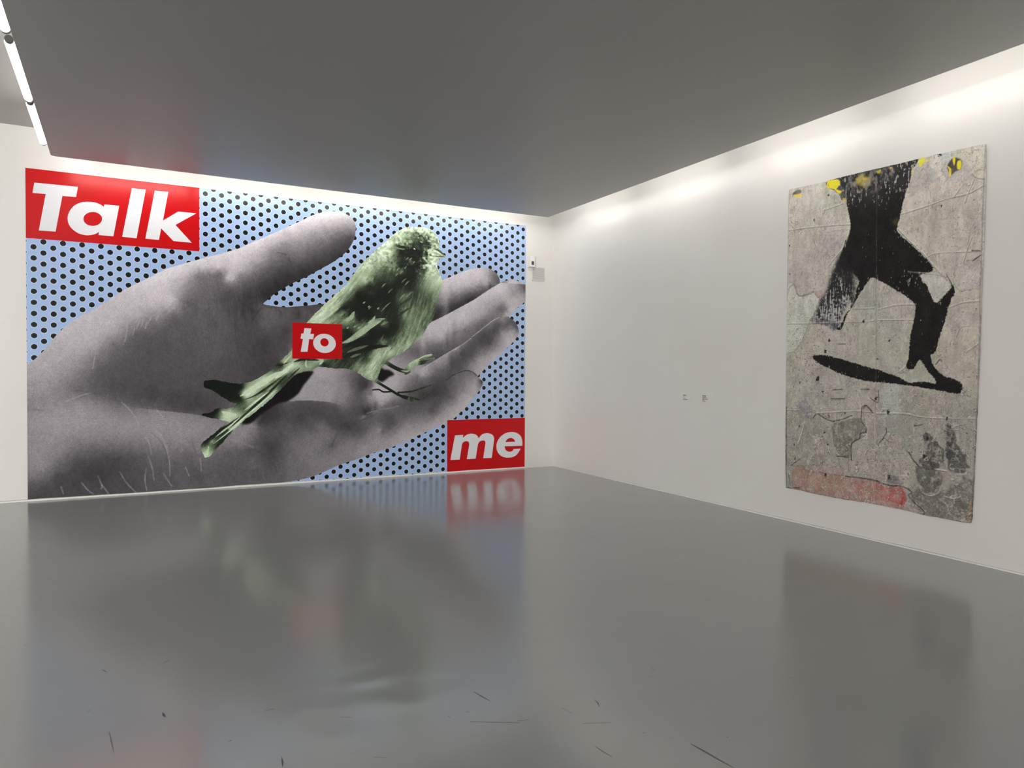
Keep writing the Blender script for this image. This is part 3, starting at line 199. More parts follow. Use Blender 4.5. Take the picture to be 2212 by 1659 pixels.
class Grid:
    def __init__(s, x0, x1, y0, y1, cell):
        s.cell = cell
        s.xs = np.arange(x0, x1 + cell, cell); s.ys = np.arange(y0, y1 + cell, cell)
        s.x0, s.y0 = x0, y0
        s.X, s.Y = np.meshgrid(s.xs, s.ys)
        s.shape = s.X.shape
    def window(s, x0, x1, y0, y1):
        i0 = max(int((x0 - s.x0) / s.cell), 0); i1 = min(int((x1 - s.x0) / s.cell) + 2, len(s.xs))
        j0 = max(int((y0 - s.y0) / s.cell), 0); j1 = min(int((y1 - s.y0) / s.cell) + 2, len(s.ys))
        return (slice(j0, max(j1, j0)), slice(i0, max(i1, i0)))
    def segdist(s, pts, reach, closed=False):
        d = np.full(s.shape, reach * 1.0)
        P = np.asarray(pts, float)
        Q = np.roll(P, -1, 0) if closed else P[1:]
        for a, b in zip(P, Q):
            w = s.window(min(a[0], b[0]) - reach, max(a[0], b[0]) + reach, min(a[1], b[1]) - reach, max(a[1], b[1]) + reach)
            X, Y = s.X[w], s.Y[w]
            if X.size == 0: continue
            ab = b - a; L2 = max(ab @ ab, 1e-9)
            t = np.clip(((X - a[0]) * ab[0] + (Y - a[1]) * ab[1]) / L2, 0, 1)
            dd = np.hypot(X - a[0] - t * ab[0], Y - a[1] - t * ab[1])
            np.minimum(d[w], dd, out=d[w])
        return d
    def inside(s, pts):
        P = np.asarray(pts, float); Q = np.roll(P, -1, 0)
        m = np.zeros(s.shape, bool)
        for j, y in enumerate(s.ys):
            k = (P[:, 1] > y) != (Q[:, 1] > y)
            if not k.any(): continue
            xc = P[k, 0] + (y - P[k, 1]) / (Q[k, 1] - P[k, 1]) * (Q[k, 0] - P[k, 0])
            for c in xc: m[j] ^= s.xs > c
        return m
    def poly(s, pts, reach):
        d = s.segdist(pts, reach, True)
        return np.where(s.inside(pts), d, -d)

def smooth01(x): 
    x = np.clip(x, 0, 1); return x * x * (3 - 2 * x)

def soft_poly(g, pts, blur):
    r = max(blur, g.cell) * 1.5
    return smooth01(g.poly(pts, r) / (2 * r) + 0.5)

def stroke(g, pts, width, taper=False):
    P = catmull(pts, 4, False) if len(pts) > 2 else np.asarray(pts, float)
    if not taper:
        d = g.segdist(P, width * 1.6 + g.cell)
        return smooth01(1.0 - d / (width * 1.0 + 0.7 * g.cell))
    s = np.concatenate([[0], np.cumsum(np.hypot(*np.diff(P, axis=0).T))]); u = s / s[-1]
    k = max(int(s[-1] / (width * 0.6)), 6); uu = np.linspace(0, 1, k + 1)
    P = np.column_stack([np.interp(uu, u, P[:, 0]), np.interp(uu, u, P[:, 1])])
    out = np.zeros(g.shape)
    for n in range(k):
        w = width * (0.12 + 0.88 * math.sin(math.pi * (uu[n] + uu[n+1]) / 2) ** 0.8)
        r = w + 1.5 * g.cell
        a, b = P[n], P[n+1]
        wd = g.window(min(a[0], b[0]) - r, max(a[0], b[0]) + r, min(a[1], b[1]) - r, max(a[1], b[1]) + r)
        X, Y = g.X[wd], g.Y[wd]
        if X.size == 0: continue
        ab = b - a; L2 = max(ab @ ab, 1e-9)
        tt = np.clip(((X - a[0]) * ab[0] + (Y - a[1]) * ab[1]) / L2, 0, 1)
        d = np.hypot(X - a[0] - tt * ab[0], Y - a[1] - tt * ab[1])
        out[wd] = np.maximum(out[wd], np.clip((w - d) / (1.2 * g.cell) + 0.5, 0, 1))
    return out

def rbf(pts, Q, smooth=4.0):
    P = np.array(pts, float); v = P[:, -1]; P = P[:, :-1]
    K = np.sqrt(((P[:, None] - P[None]) ** 2).sum(-1))
    n = len(P)
    A = np.zeros((n + 1, n + 1)); A[:n, :n] = K - smooth * np.eye(n); A[:n, n] = 1; A[n, :n] = 1
    w = np.linalg.solve(A, np.append(v, 0))
    out = np.empty(len(Q))
    for i in range(0, len(Q), 40000):
        q = Q[i:i+40000]
        r = np.sqrt(np.maximum((q ** 2).sum(1)[:, None] + (P ** 2).sum(1)[None] - 2 * q @ P.T, 0))
        out[i:i+40000] = r @ w[:n] + w[n]
    return out

def vnoise(x, y, seed=0):
    xi = np.floor(x).astype(np.int64); yi = np.floor(y).astype(np.int64)
    fx = x - xi; fy = y - yi
    fx = fx * fx * (3 - 2 * fx); fy = fy * fy * (3 - 2 * fy)
    def h(a, b):
        n = (a * 374761393 + b * 668265263 + seed * 974634077) & 0xFFFFFFFF
        n = ((n ^ (n >> 13)) * 1274126177) & 0xFFFFFFFF
        return ((n ^ (n >> 16)) & 0xFFFF) / 65535.0
    return (h(xi, yi) * (1-fx) + h(xi+1, yi) * fx) * (1-fy) + (h(xi, yi+1) * (1-fx) + h(xi+1, yi+1) * fx) * fy

def fbm(x, y, seed=0, octv=4, gain=0.5):
    s, a, t = 0, 1.0, 0
    for o in range(octv):
        s = s + a * vnoise(x * 2 ** o, y * 2 ** o, seed + o * 17); t += a; a *= gain
    return s / t

def region(g, f):
    """marching squares: vertices (mm), polygons and the barycentric sources for the positive part of f"""
    ny, nx = g.shape
    pos = f > 0
    vid = np.full(g.shape, -1, np.int64)
    vid[pos] = np.arange(pos.sum())
    verts = [np.column_stack([g.X[pos], g.Y[pos]])]
    n = int(pos.sum())
    c = pos[:-1, :-1].astype(int) + pos[:-1, 1:] + pos[1:, 1:] + pos[1:, :-1]
    J, I = np.nonzero(c == 4)
    quads = np.column_stack([vid[J, I], vid[J, I+1], vid[J+1, I+1], vid[J+1, I]])
    extra, polys, cache = [], [], {}
    src = []
    for j, i in zip(*np.nonzero((c > 0) & (c < 4))):
        cor = ((j, i), (j, i+1), (j+1, i+1), (j+1, i))
        poly = []
        for k in range(4):
            a, b = cor[k], cor[(k+1) % 4]
            if pos[a]: poly.append(int(vid[a]))
            if pos[a] != pos[b]:
                key = (a, b) if a < b else (b, a)
                if key not in cache:
                    fa, fb = f[key[0]], f[key[1]]
                    t = min(max(fa / (fa - fb), 0.02), 0.98)
                    p, q = key
                    extra.append((g.X[p] + t * (g.X[q] - g.X[p]), g.Y[p] + t * (g.Y[q] - g.Y[p])))
                    src.append(p if pos[p] else q)
                    cache[key] = n; n += 1
                poly.append(cache[key])
        if len(poly) > 2: polys.append(poly)
    if extra: verts.append(np.array(extra))
    V = np.vstack(verts)
    SJ = np.concatenate([np.nonzero(pos)[0], np.array([s[0] for s in src], int)])
    SI = np.concatenate([np.nonzero(pos)[1], np.array([s[1] for s in src], int)])
    return V, quads, polys, (SJ, SI)

def big_mesh(name, co, quads, polys, rgb, mat, parent=None, smooth=False):
    me = bpy.data.meshes.new(name)
    co = np.asarray(co, float) - world_off(parent)
    me.vertices.add(len(co)); me.vertices.foreach_set('co', co.astype(np.float32).ravel())
    lv = np.concatenate([np.asarray(quads, np.int64).ravel(), np.array([v for p in polys for v in p], np.int64)])
    tot = np.concatenate([np.full(len(quads), 4), np.array([len(p) for p in polys], np.int64)])
    start = np.concatenate([[0], np.cumsum(tot)[:-1]])
    me.loops.add(len(lv)); me.loops.foreach_set('vertex_index', lv.astype(np.int32))
    me.polygons.add(len(tot)); me.polygons.foreach_set('loop_start', start.astype(np.int32))
    if smooth: me.polygons.foreach_set('use_smooth', np.ones(len(tot), bool))
    me.update(calc_edges=True)
    me.validate()
    if rgb is not None:
        at = me.color_attributes.new('print', 'FLOAT_COLOR', 'POINT')
        c = np.ones((len(co), 4), np.float32); c[:, :3] = rgb
        at.data.foreach_set('color', c.ravel())
    return link(name, me, mat, parent)

# ------------------------------------------------------------------ materials of the room
mat_wall, nt, b = new_mat('wall_paint', 0.33, (0.80, 0.785, 0.755), 0.55)
P = geo_pos(nt)
n1 = noise(nt, P, 1.3, 3); n2 = noise(nt, P, 60, 3)
nt.links.new(mix_col(nt, n1, (0.775, 0.755, 0.725), (0.82, 0.81, 0.785)), b.inputs['Base Color'])
h = math_n(nt, 'ADD', math_n(nt, 'MULTIPLY', noise(nt, P, 3.5, 2), 1.0), math_n(nt, 'MULTIPLY', n2, 0.10))
add_bump(nt, b, h, 0.25, 0.012)

mat_ceil, nt, b = new_mat('ceiling_paint', 0.45, (0.44, 0.435, 0.42), 0.6)
P = geo_pos(nt)
add_bump(nt, b, noise(nt, P, 40, 3), 0.1, 0.003)

mat_slab_edge, nt, b = new_mat('slab_side_paint', 0.7, (0.75, 0.74, 0.72), 0.3)

mat_floor, nt, b = new_mat('floor_paint', 0.2, (0.2, 0.2, 0.2), 0.75)
P = geo_pos(nt)
n1 = noise(nt, P, 0.9, 5, 0.55); n2 = noise(nt, P, 7.0, 6, 0.6)
mp = node(nt, 'ShaderNodeMapping'); mp.inputs['Scale'].default_value = (0.6, 4.0, 1); mp.inputs['Rotation'].default_value = (0, 0, 0.3)
nt.links.new(P, mp.inputs[0])
n3 = noise(nt, mp.outputs[0], 2.0, 6, 0.65)
cmix = mix_col(nt, n1, (0.30, 0.312, 0.315), (0.345, 0.355, 0.353))
cmix = mix_col(nt, math_n(nt, 'MULTIPLY', n3, 0.35), cmix, (0.37, 0.378, 0.375))
# fine scratches in the coat
vor = node(nt, 'ShaderNodeTexNoise', Scale=30.0, Detail=2.0); mp2 = node(nt, 'ShaderNodeMapping')
mp2.inputs['Scale'].default_value = (0.25, 3.0, 1); mp2.inputs['Rotation'].default_value = (0, 0, -0.6)
nt.links.new(P, mp2.inputs[0]); nt.links.new(mp2.outputs[0], vor.inputs['Vector'])
scr = math_n(nt, 'GREATER_THAN', vor.outputs['Fac'], 0.735)
cmix = mix_col(nt, math_n(nt, 'MULTIPLY', scr, 0.18), cmix, (0.10, 0.10, 0.10))
nt.links.new(cmix, b.inputs['Base Color'])
nt.links.new(math_n(nt, 'ADD', 0.105, math_n(nt, 'MULTIPLY', n3, 0.11)), b.inputs['Roughness'])
hh = math_n(nt, 'ADD', math_n(nt, 'MULTIPLY', noise(nt, P, 1.6, 3), 1.0), math_n(nt, 'MULTIPLY', n2, 0.05))
# the wrinkled spot in the coating in the middle of the foreground
sp = node(nt, 'ShaderNodeVectorMath', operation='DISTANCE'); nt.links.new(P, sp.inputs[0]); sp.inputs[1].default_value = (1.055, 3.381, 0.0)
fall = math_n(nt, 'MAXIMUM', math_n(nt, 'SUBTRACT', 1.0, math_n(nt, 'DIVIDE', sp.outputs['Value'], 0.55)), 0.0)
wv = node(nt, 'ShaderNodeTexWave', Scale=1.1, Distortion=7.0, Detail=2.0); wv.bands_direction = 'Y'
nt.links.new(P, wv.inputs['Vector'])
hh = math_n(nt, 'ADD', hh, math_n(nt, 'MULTIPLY', math_n(nt, 'MULTIPLY', wv.outputs['Fac'], fall), 2.6))
add_bump(nt, b, hh, 0.09, 0.012)

mat_trim, nt, b = new_mat('white_sealant', 0.5, (0.86, 0.85, 0.82))
mat_plastic, nt, b = new_mat('white_plastic', 0.4, (0.85, 0.84, 0.81))
mat_grille, nt, b = new_mat('grille_paint', 0.5, (0.74, 0.73, 0.70))
mat_dark, nt, b = new_mat('dark_plastic', 0.35, (0.06, 0.06, 0.065))
mat_void, nt, b = new_mat('duct_dark', 0.9, (0.45, 0.445, 0.43))
mat_holder, nt, b = new_mat('lampholder_grey', 0.35, (0.10, 0.10, 0.09))
mat_metal, nt, b = new_mat('bracket_metal', 0.3, (0.6, 0.6, 0.6)); b.inputs['Metallic'].default_value = 1.0
mat_card, nt, b = new_mat('white_card', 0.6, (0.80, 0.785, 0.75))
mat_ink, nt, b = new_mat('grey_ink', 0.7, (0.22, 0.21, 0.20))
mat_scuff, nt, b = new_mat('scuff_black', 0.4, (0.10, 0.10, 0.10))
def glow_mat(name, strength):
    m = bpy.data.materials.new(name); m.use_nodes = True
    nt = m.node_tree
    nt.nodes.remove(nt.nodes['Principled BSDF'])
    em = nt.nodes.new('ShaderNodeEmission'); em.inputs[0].default_value = (1.0, 0.965, 0.91, 1); em.inputs[1].default_value = strength
    nt.links.new(em.outputs[0], nt.nodes['Material Output'].inputs[0])
    return m
mat_tube = glow_mat('tube_glow', TUBE)
mat_slim = glow_mat('slim_tube_glow', SLIM)
mat_slim_back = glow_mat('slim_tube_glow_back', SLIM_BACK)

# ------------------------------------------------------------------ the room
def struct(o, label=None):
    o['kind'] = 'structure'
    if label: o['label'] = label
    return o

TW = 0.2
struct(boxes('floor', [(XL - TW, R + TW, YF - TW, D + TW, -0.2, 0.0)], mat_floor), 'glossy grey painted floor')
struct(boxes('wall_back', [(XL, R, D, D + TW, 0.0, ZC)], mat_wall), 'white wall behind the printed mural')
struct(boxes('wall_right', [(R, R + TW, YF, D + TW, 0.0, ZC)], mat_wall), 'white wall carrying the painting')
struct(boxes('wall_left', [(XL - TW, XL, YF, D + TW, 0.0, ZC)], mat_wall), 'white wall far left of the frame')
struct(boxes('wall_front', [(XL, R, YF - TW, YF, 0.0, ZC)], mat_wall), 'white wall behind the camera')
struct(boxes('ceiling', [(XL - TW, R + TW, YF - TW, D + TW, ZC, ZC + 0.2)], mat_ceil), 'upper grey ceiling above the slab')

# the lowered slab: rounded corner at the back left, gaps to the walls for the tube lights
def slab():
    xb, xf = -0.832 * KS, -0.735 * KS            # left edge at the back and at the camera end (slightly skew)
    yb, yf = D - GY, -4.5
    xr = R - GX
    pts = [(xr, yf), (xr, yb)]
    r = 0.05
    for k in range(7):
        a = math.pi / 2 + k / 6 * math.pi / 2
        pts.append((xb + r + r * math.cos(a), yb - r + r * math.sin(a)))
    pts.append((-0.680 * KS, 0.0)); pts.append((-0.680 * KS + 0.06, yf))
    n = len(pts)
    z0, z1 = ZS, ZC - 0.05
    V = [(x, y, z0) for x, y in pts] + [(x, y, z1) for x, y in pts]
    Fc = [tuple(range(n - 1, -1, -1)), tuple(range(n, 2 * n))]
    Fc = [tuple(range(n)), tuple(range(2 * n - 1, n - 1, -1))]
    Fc += [(i, n + i, n + (i + 1) % n, (i + 1) % n) for i in range(n)]
    o = mesh_obj('ceiling_slab', V, Fc, mat_ceil)
    return struct(o, 'lowered grey ceiling slab with open edges')
slab_o = slab()
struct(boxes('trim_1', [(-0.6 + k * 1.6, 0.9 + k * 1.6, -4.4 , D - 0.8, ZC - 0.05, ZC) for k in range(4)], mat_ceil), 'hangers that carry the ceiling slab')

def bead(name, p0, p1, inward, size, label):
    # an uneven bead of sealant along the foot of a wall
    p0, p1 = np.array(p0), np.array(p1); inward = np.array(inward)
    L = np.linalg.norm(p1 - p0); n = int(L / 0.05)
    V, Fc = [], []
    for i in range(n + 1):
        q = p0 + (p1 - p0) * i / n
        w = size * (0.75 + 0.5 * float(vnoise(np.array([i * 0.16]), np.array([3.3]), 5)[0]))
        V += [tuple(q + (0, 0, 0.0005)), tuple(q + inward * w + np.array([0, 0, 0.0005])), tuple(q + inward * w * 0.6 + np.array([0, 0, w * 0.7])), tuple(q + np.array([0, 0, w * 1.2]))]
    for i in range(n):
        a = 4 * i; c = a + 4
        for k in range(4): Fc.append((a + k, a + (k + 1) % 4, c + (k + 1) % 4, c + k))
    return struct(mesh_obj(name, V, Fc, mat_trim, None, True), label)
bead('baseboard_back', (-1.6, D, 0), (5.70, D, 0), (0, -1, 0), 0.022, 'white uneven strip under the mural')
bead('baseboard_right', (R, 8.7, 0), (R, YF, 0), (-1, 0, 0), 0.013, 'thin white sealant line along the right wall')

# ------------------------------------------------------------------ tube lights in the gaps round the slab
def tube_mesh(length, r, seg=20):
    V, Fc = [], []
    prof = [(0.0, r * 0.55), (0.012, r * 0.9), (0.03, r), (length - 0.03, r), (length - 0.012, r * 0.9), (length, r * 0.55)]
    for y, rr in prof:
        V += [(rr * math.cos(2 * math.pi * k / seg), y, rr * math.sin(2 * math.pi * k / seg)) for k in range(seg)]
    for i in range(len(prof) - 1):
        for k in range(seg):
            a, b2 = i * seg + k, i * seg + (k + 1) % seg
            Fc.append((a, a + seg, b2 + seg, b2))
    Fc.append(tuple(range(seg))); Fc.append(tuple(range(len(V) - 1, len(V) - seg - 1, -1)))
    return V, Fc
def cap_mesh(y0, y1, r, seg=20):
    V = [(r * math.cos(2 * math.pi * k / seg), y, r * math.sin(2 * math.pi * k / seg)) for y in (y0, y1) for k in range(seg)]
    Fc = [(k, k + seg, (k + 1) % seg + seg, (k + 1) % seg) for k in range(seg)] + [tuple(range(seg)), tuple(range(2 * seg - 1, seg - 1, -1))]
    return V, Fc

def tube_light(loc, rotz, length, label, group, r=0.036, bracket=0.05, glow=None):
    e = empty('tube_light', loc, label, 'light', group)
    e.rotation_euler = (0, 0, rotz)
    def part(name, VF, mat, smooth=True):
        me = bpy.data.meshes.new(name); me.from_pydata(VF[0], [], VF[1])
        if smooth: me.polygons.foreach_set('use_smooth', [len(p.vertices) == 4 for p in me.polygons])
        return link(name, me, mat, e)
    part('glowing_tube', tube_mesh(length, r), glow or mat_tube)
    part('end_cap', cap_mesh(-0.035, 0.004, r * 0.8), mat_holder)
    part('end_cap', cap_mesh(length - 0.004, length + 0.035, r * 0.8), mat_holder)
    for y in (0.10, length - 0.12):
        V = [(x, yy, z) for z in (-0.012, 0.012) for yy in (y, y + 0.02) for x in (r * 0.7, r + bracket)]
        part('bracket', (V, [(0, 2, 3, 1), (4, 5, 7, 6), (0, 1, 5, 4), (2, 6, 7, 3), (0, 4, 6, 2), (1, 3, 7, 5)]), mat_metal, False)
    return e

GL = 'tube lights along the left edge of the ceiling slab'
TZ = ZS + 0.036
SK = (-0.680 + 0.832) / 9.77           # skew of the slab edge
def slab_left(y): return -0.832 * KS + (9.77 * KS - y) * SK
for (y0, y1, lab) in ((8.04, 9.36, 'glowing white tube light farthest back on the slab edge, ending nearest the mural'),
                      (6.60, 7.92, 'glowing white tube light in the middle of the row on the slab edge'),
                      (5.02, 6.38, 'glowing white tube light cut off by the top left corner of the frame')):
    y0, y1 = y0 * KS, y1 * KS
    tube_light((slab_left(y0) - 0.040, y0, TZ), SK, y1 - y0, lab, GL, 0.036, 0.003)
for y0 in (3.5, 1.95, 0.4, -1.15, -2.7):
    tube_light((slab_left(y0) - 0.042, y0, TZ), SK, 1.36, 'tube light on the slab edge behind the frame', 'tube lights out of view beside the slab', 0.036, 0.003)
XR = R - GX
for y0 in (8.12, 6.32, 4.50, 2.70, 0.90, -0.90, -2.70, -4.4):
    tube_light((XR + 0.028, y0 + 1.5, ZS + 0.044), math.pi, 1.5, 'tube light hidden in the gap along the right wall', 'tube lights hidden along the right wall', 0.02, 0.005, mat_slim)
YB = D - GY
for x0, l in ((-0.70, 1.36), (0.78, 1.36), (2.27, 1.36), (3.76, 0.92), (4.76, 0.92)):
    tube_light((x0, YB + 0.028, ZS + 0.044), -math.pi / 2, l, 'tube light hidden in the gap along the back wall', 'tube lights hidden along the back wall', 0.02, 0.005, mat_slim_back)

# ------------------------------------------------------------------ the mural
MX0, MX1, MZ0, MZ1 = -1.1265, 5.677, 0.0125, 3.975
mural = empty('mural', ((MX0 + MX1) / 2, D, MZ0), 'wall-sized print of green bird on grey hand, red panels reading Talk to me', 'mural')
VR = 0.30      # sheen of the vinyl

def vinyl(name, color=None):
    m, nt, b = new_mat(name, VR, color or (0.5, 0.5, 0.5), 0.36)
    P = geo_pos(nt)
    add_bump(nt, b, noise(nt, P, 25, 2), 0.05, 0.002)
    return m, nt, b

# sheet: pale blue with a staggered grid of black dots
m_sheet, nt, b = vinyl('blue_dotted_vinyl')
P = geo_pos(nt)
sx = nt.nodes.new('ShaderNodeSeparateXYZ'); nt.links.new(P, sx.inputs[0])
CP, RP = 0.09968, 0.1325
def lattice(dx, dz):
    u = math_n(nt, 'DIVIDE', math_n(nt, 'ADD', sx.outputs[0], 1.052 + 200 * CP - dx), 2 * CP)
    v = math_n(nt, 'DIVIDE', math_n(nt, 'ADD', sx.outputs[2], 3.0 - dz), RP)
    fu = math_n(nt, 'MULTIPLY', math_n(nt, 'SUBTRACT', math_n(nt, 'FRACT', math_n(nt, 'ADD', u, 0.5)), 0.5), 2 * CP)
    fv = math_n(nt, 'MULTIPLY', math_n(nt, 'SUBTRACT', math_n(nt, 'FRACT', math_n(nt, 'ADD', v, 0.5)), 0.5), RP)
    return math_n(nt, 'SQRT', math_n(nt, 'ADD', math_n(nt, 'MULTIPLY', fu, fu), math_n(nt, 'MULTIPLY', fv, fv)))
ZO = (3.048 + 3.0) % RP
dd = math_n(nt, 'MINIMUM', lattice(0.0, ZO), lattice(CP, ZO + RP / 2))
wob = math_n(nt, 'MULTIPLY', math_n(nt, 'SUBTRACT', noise(nt, P, 60, 2), 0.5), 0.006)
dd = math_n(nt, 'ADD', dd, wob)
def step(v, e, w=0.0015):
    mr = node(nt, 'ShaderNodeMapRange'); nt.links.new(v, mr.inputs[0])
    mr.inputs[1].default_value = e - w; mr.inputs[2].default_value = e + w
    return mr.outputs[0]
blue = mix_col(nt, noise(nt, P, 1.2, 2), (0.37,0.53,0.86), (0.41,0.57,0.88))
c = mix_col(nt, step(dd, 0.0385, 0.004), (0.66,0.76,0.90), blue)
c = mix_col(nt, step(dd, 0.0318), (0.006, 0.006, 0.008), c)
nt.links.new(c, b.inputs['Base Color'])
boxes('dotted_sheet', [(MX0, MX1, D - 0.003, D - 0.0004, MZ0, MZ1)], m_sheet, mural)

m_print, nt, b = vinyl('halftone_print')
vc = nt.nodes.new('ShaderNodeVertexColor'); vc.layer_name = 'print'
nt.links.new(vc.outputs[0], b.inputs['Base Color'])

def wall_co(V, off):
    return np.column_stack([V[:, 0] / 1000, np.full(len(V), D - off), V[:, 1] / 1000])

K_HAND = 1.42
def paint_hand():
    cell = 7.5
    g = Grid(MX0 * 1000 + 0.01, MX1 * 1000 - 8, MZ0 * 1000 + 0.5, 3870, cell)
    out = catmull(ART['hand'], 3)
    f = g.poly(out, 3 * cell)
    f = np.minimum(f, np.minimum(g.X - MX0 * 1000 + 5, MX1 * 1000 - g.X))
    V, quads, polys, src = region(g, f)
    # height of the overlapping fingers, so tones do not run across their edges
    def fade(x, a, b): return smooth01((x - a) / (b - a))
    def layer(Q):
        Z = np.zeros(len(Q)); E = ART['edges']
        for e, h, f0, f1 in ((E[0], 480, 4000, 4050), (E[1], 480, 3780, 4150), (E[2], 420, 4250, 4420), (E[3], 250, 3080, 3220), (E[4], 250, 1850, 2000), (E[5], 240, -150, 200)):
            e = sorted(q[:2] for q in e); ex = np.array([q[0] for q in e]); ey = np.array([q[1] for q in e])
            ab = (Q[:, 1] > np.interp(Q[:, 0], ex, ey)).astype(float) * fade(Q[:, 0], f0, f1)
            if e[-1][0] < 4000: ab = ab * fade(-Q[:, 0], -ex[-1], -ex[-1] + 300) 
            Z += h * ab
        return Z
    def blur_layer(Q): return layer(Q)
    C = np.array(ART['hand_tone'], float)
    pts = np.column_stack([C[:, 0], C[:, 1], layer(C), C[:, 2]])
    Q = np.column_stack([V, blur_layer(V)])
    Q[:, 0] += (fbm(V[:, 0] / 38, V[:, 1] / 38, 41, 4) - 0.5) * 62; Q[:, 1] += (fbm(V[:, 0] / 38, V[:, 1] / 38, 42, 4) - 0.5) * 62
    tone = rbf(pts, Q, 6.0)
    G = np.full(g.shape, np.nan)
    ns = int((f > 0).sum())
    G[f > 0] = tone[:ns]
    G[np.isnan(G)] = 100
    for pl, v, bl in ART['hand_shadows']:
        a = soft_poly(g, catmull(pl, 3), bl); G = G * (1 - a) + v * a
    for pl, w, v, s in ART['hand_strokes']:
        a = stroke(g, pl, w) * s * (0.6 + 0.6 * vnoise(g.X / 40, g.Y / 40, 3)); a = np.clip(a, 0, 1); G = G * (1 - a) + v * a
    # skin texture: fine ridges on the ball of the hand, coarse mottling, film grain
    G = G + 12 * (fbm(g.X / 60, g.Y / 90, 11, 3) - 0.5) + 9 * (fbm(g.X / 22, g.Y / 30, 31, 2) - 0.5)
    rid = np.sin((np.hypot((g.X - 200) * 1.2, g.Y - 2100)) / 4.6) * 5
    G += rid * np.exp(-(((g.X - 380) / 260) ** 2 + ((g.Y - 950) / 170) ** 2))
    lines = vnoise(g.X / 9 + g.Y / 60, g.Y / 130, 77) - 0.5
    G += 14 * lines * np.exp(-(((g.X - 1100) / 700) ** 2 + ((g.Y - 2300) / 600) ** 2))
    G += rng.normal(0, 6.5, g.shape) * np.clip(G / 100, 0.4, 1.1)
    tone = np.clip(G[src], 10, 215)
    t = lin(tone) * K_HAND
    dark = np.clip(1 - tone / 200, 0, 1)
    rgb = np.column_stack([t * (1.0 + 0.02 * dark), t * (0.945 - 0.02 * dark), t * 1.02])
    o = big_mesh('hand_print', wall_co(V, 0.0036), quads, polys, np.clip(rgb, 0, 0.85), m_print, mural)
    o['label'] = 'open grey hand in black and white halftone'
paint_hand()

def paint_bird():
    cell = 5.0
    g = Grid(640, 4820, 180, 3900, cell)
    out = catmull(ART['bird'], 3)
    f = g.poly(out, 3 * cell)
    f += 14 * (vnoise(g.X / 22, g.Y / 22, 8) - 0.5) * (g.Y < 3300)
    for pl, wd in ART['legs']:
        f = np.maximum(f, wd * 1.3 - g.segdist(catmull(pl, 4, False), wd * 1.3 + 3 * cell))
    f = np.clip(f, -3 * cell, 3 * cell)
    V, quads, polys, src = region(g, f)
    ns = int((f > 0).sum())
    C = np.array(ART['bird_tone'], float)
    ang = rbf(ART['bird_dir'], V[:ns], 50.0)
    X, Y = V[:ns, 0], V[:ns, 1]
    dx, dy = np.cos(np.radians(ang)), np.sin(np.radians(ang))
    def comb(cell_, reach, seed):              # noise smeared along the feathers
        s_ = sum(vnoise((X + dx * s * reach) / cell_, (Y + dy * s * reach) / cell_, seed) for s in np.linspace(-1, 1, 11))
        return (s_ / 11 - 0.5) * 3.2
    fine, mid, big = comb(11, 36, 51), comb(24, 80, 61), comb(52, 150, 71)
    body = smooth01((X + Y - 3900) / 500); head = smooth01((Y - 2950) / 250)
    iso = fbm(X / 34, Y / 34, 5, 3) - 0.5; iso2 = fbm(X / 34, Y / 34, 6, 3) - 0.5
    push = (fine * 26 + mid * 42 + big * 30) * body * (1 - 0.75 * head) + 8 * fine
    Q = np.column_stack([X + dx * push + iso * (30 + 130 * head) * body, Y + dy * push + iso2 * (30 + 130 * head) * body])
    tone = rbf(C, Q, 3.0)
    tone = tone + (fine * 9 + mid * 11 + big * 10) * (0.4 + 0.6 * body) * (1 - 0.5 * head) * np.clip(tone / 38, 0.15, 1.0)
    tone = tone + iso * 60 * head * np.clip(tone / 40, 0.4, 1)
    tone = np.where(tone < 46, 46 * (np.clip(tone, 0, 46) / 46) ** 1.35, 46 + (tone - 46) * 1.18)
    G = np.full(g.shape, 40.0); G[f > 0] = tone
    for pl, wd, v, s in ART['bird_strokes']:
        a = np.clip(stroke(g, pl, wd, True) * s * (0.8 + 0.4 * vnoise(g.X / 30, g.Y / 30, 4)), 0, 1); G = G * (1 - a) + v * a
    # rim of the outline a touch darker, film grain
    G += rng.normal(0, 5.0, g.shape)
    t = np.clip(G[src] / 100, 0.0, 1.0)
    xs = np.array([0, 0.15, 0.35, 0.55, 0.75, 0.9, 1.0])
    ramp = lin(np.array([[9, 13, 10], [30, 37, 29], [76, 89, 70], [124, 141, 114], [172, 190, 162], [202, 218, 193], [228, 238, 222]])) * 1.35
    rgb = np.column_stack([np.interp(t, xs, ramp[:, k]) for k in range(3)])
    o = big_mesh('bird_print', wall_co(V, 0.0044), quads, polys, rgb, m_print, mural)
    o['label'] = 'green tinted small bird standing on the palm'
paint_bird()

m_red, nt, b = vinyl('red_vinyl', (0.58,0.0008,0.004))
m_white, nt, b = vinyl('white_vinyl', (0.81,0.82,0.86))

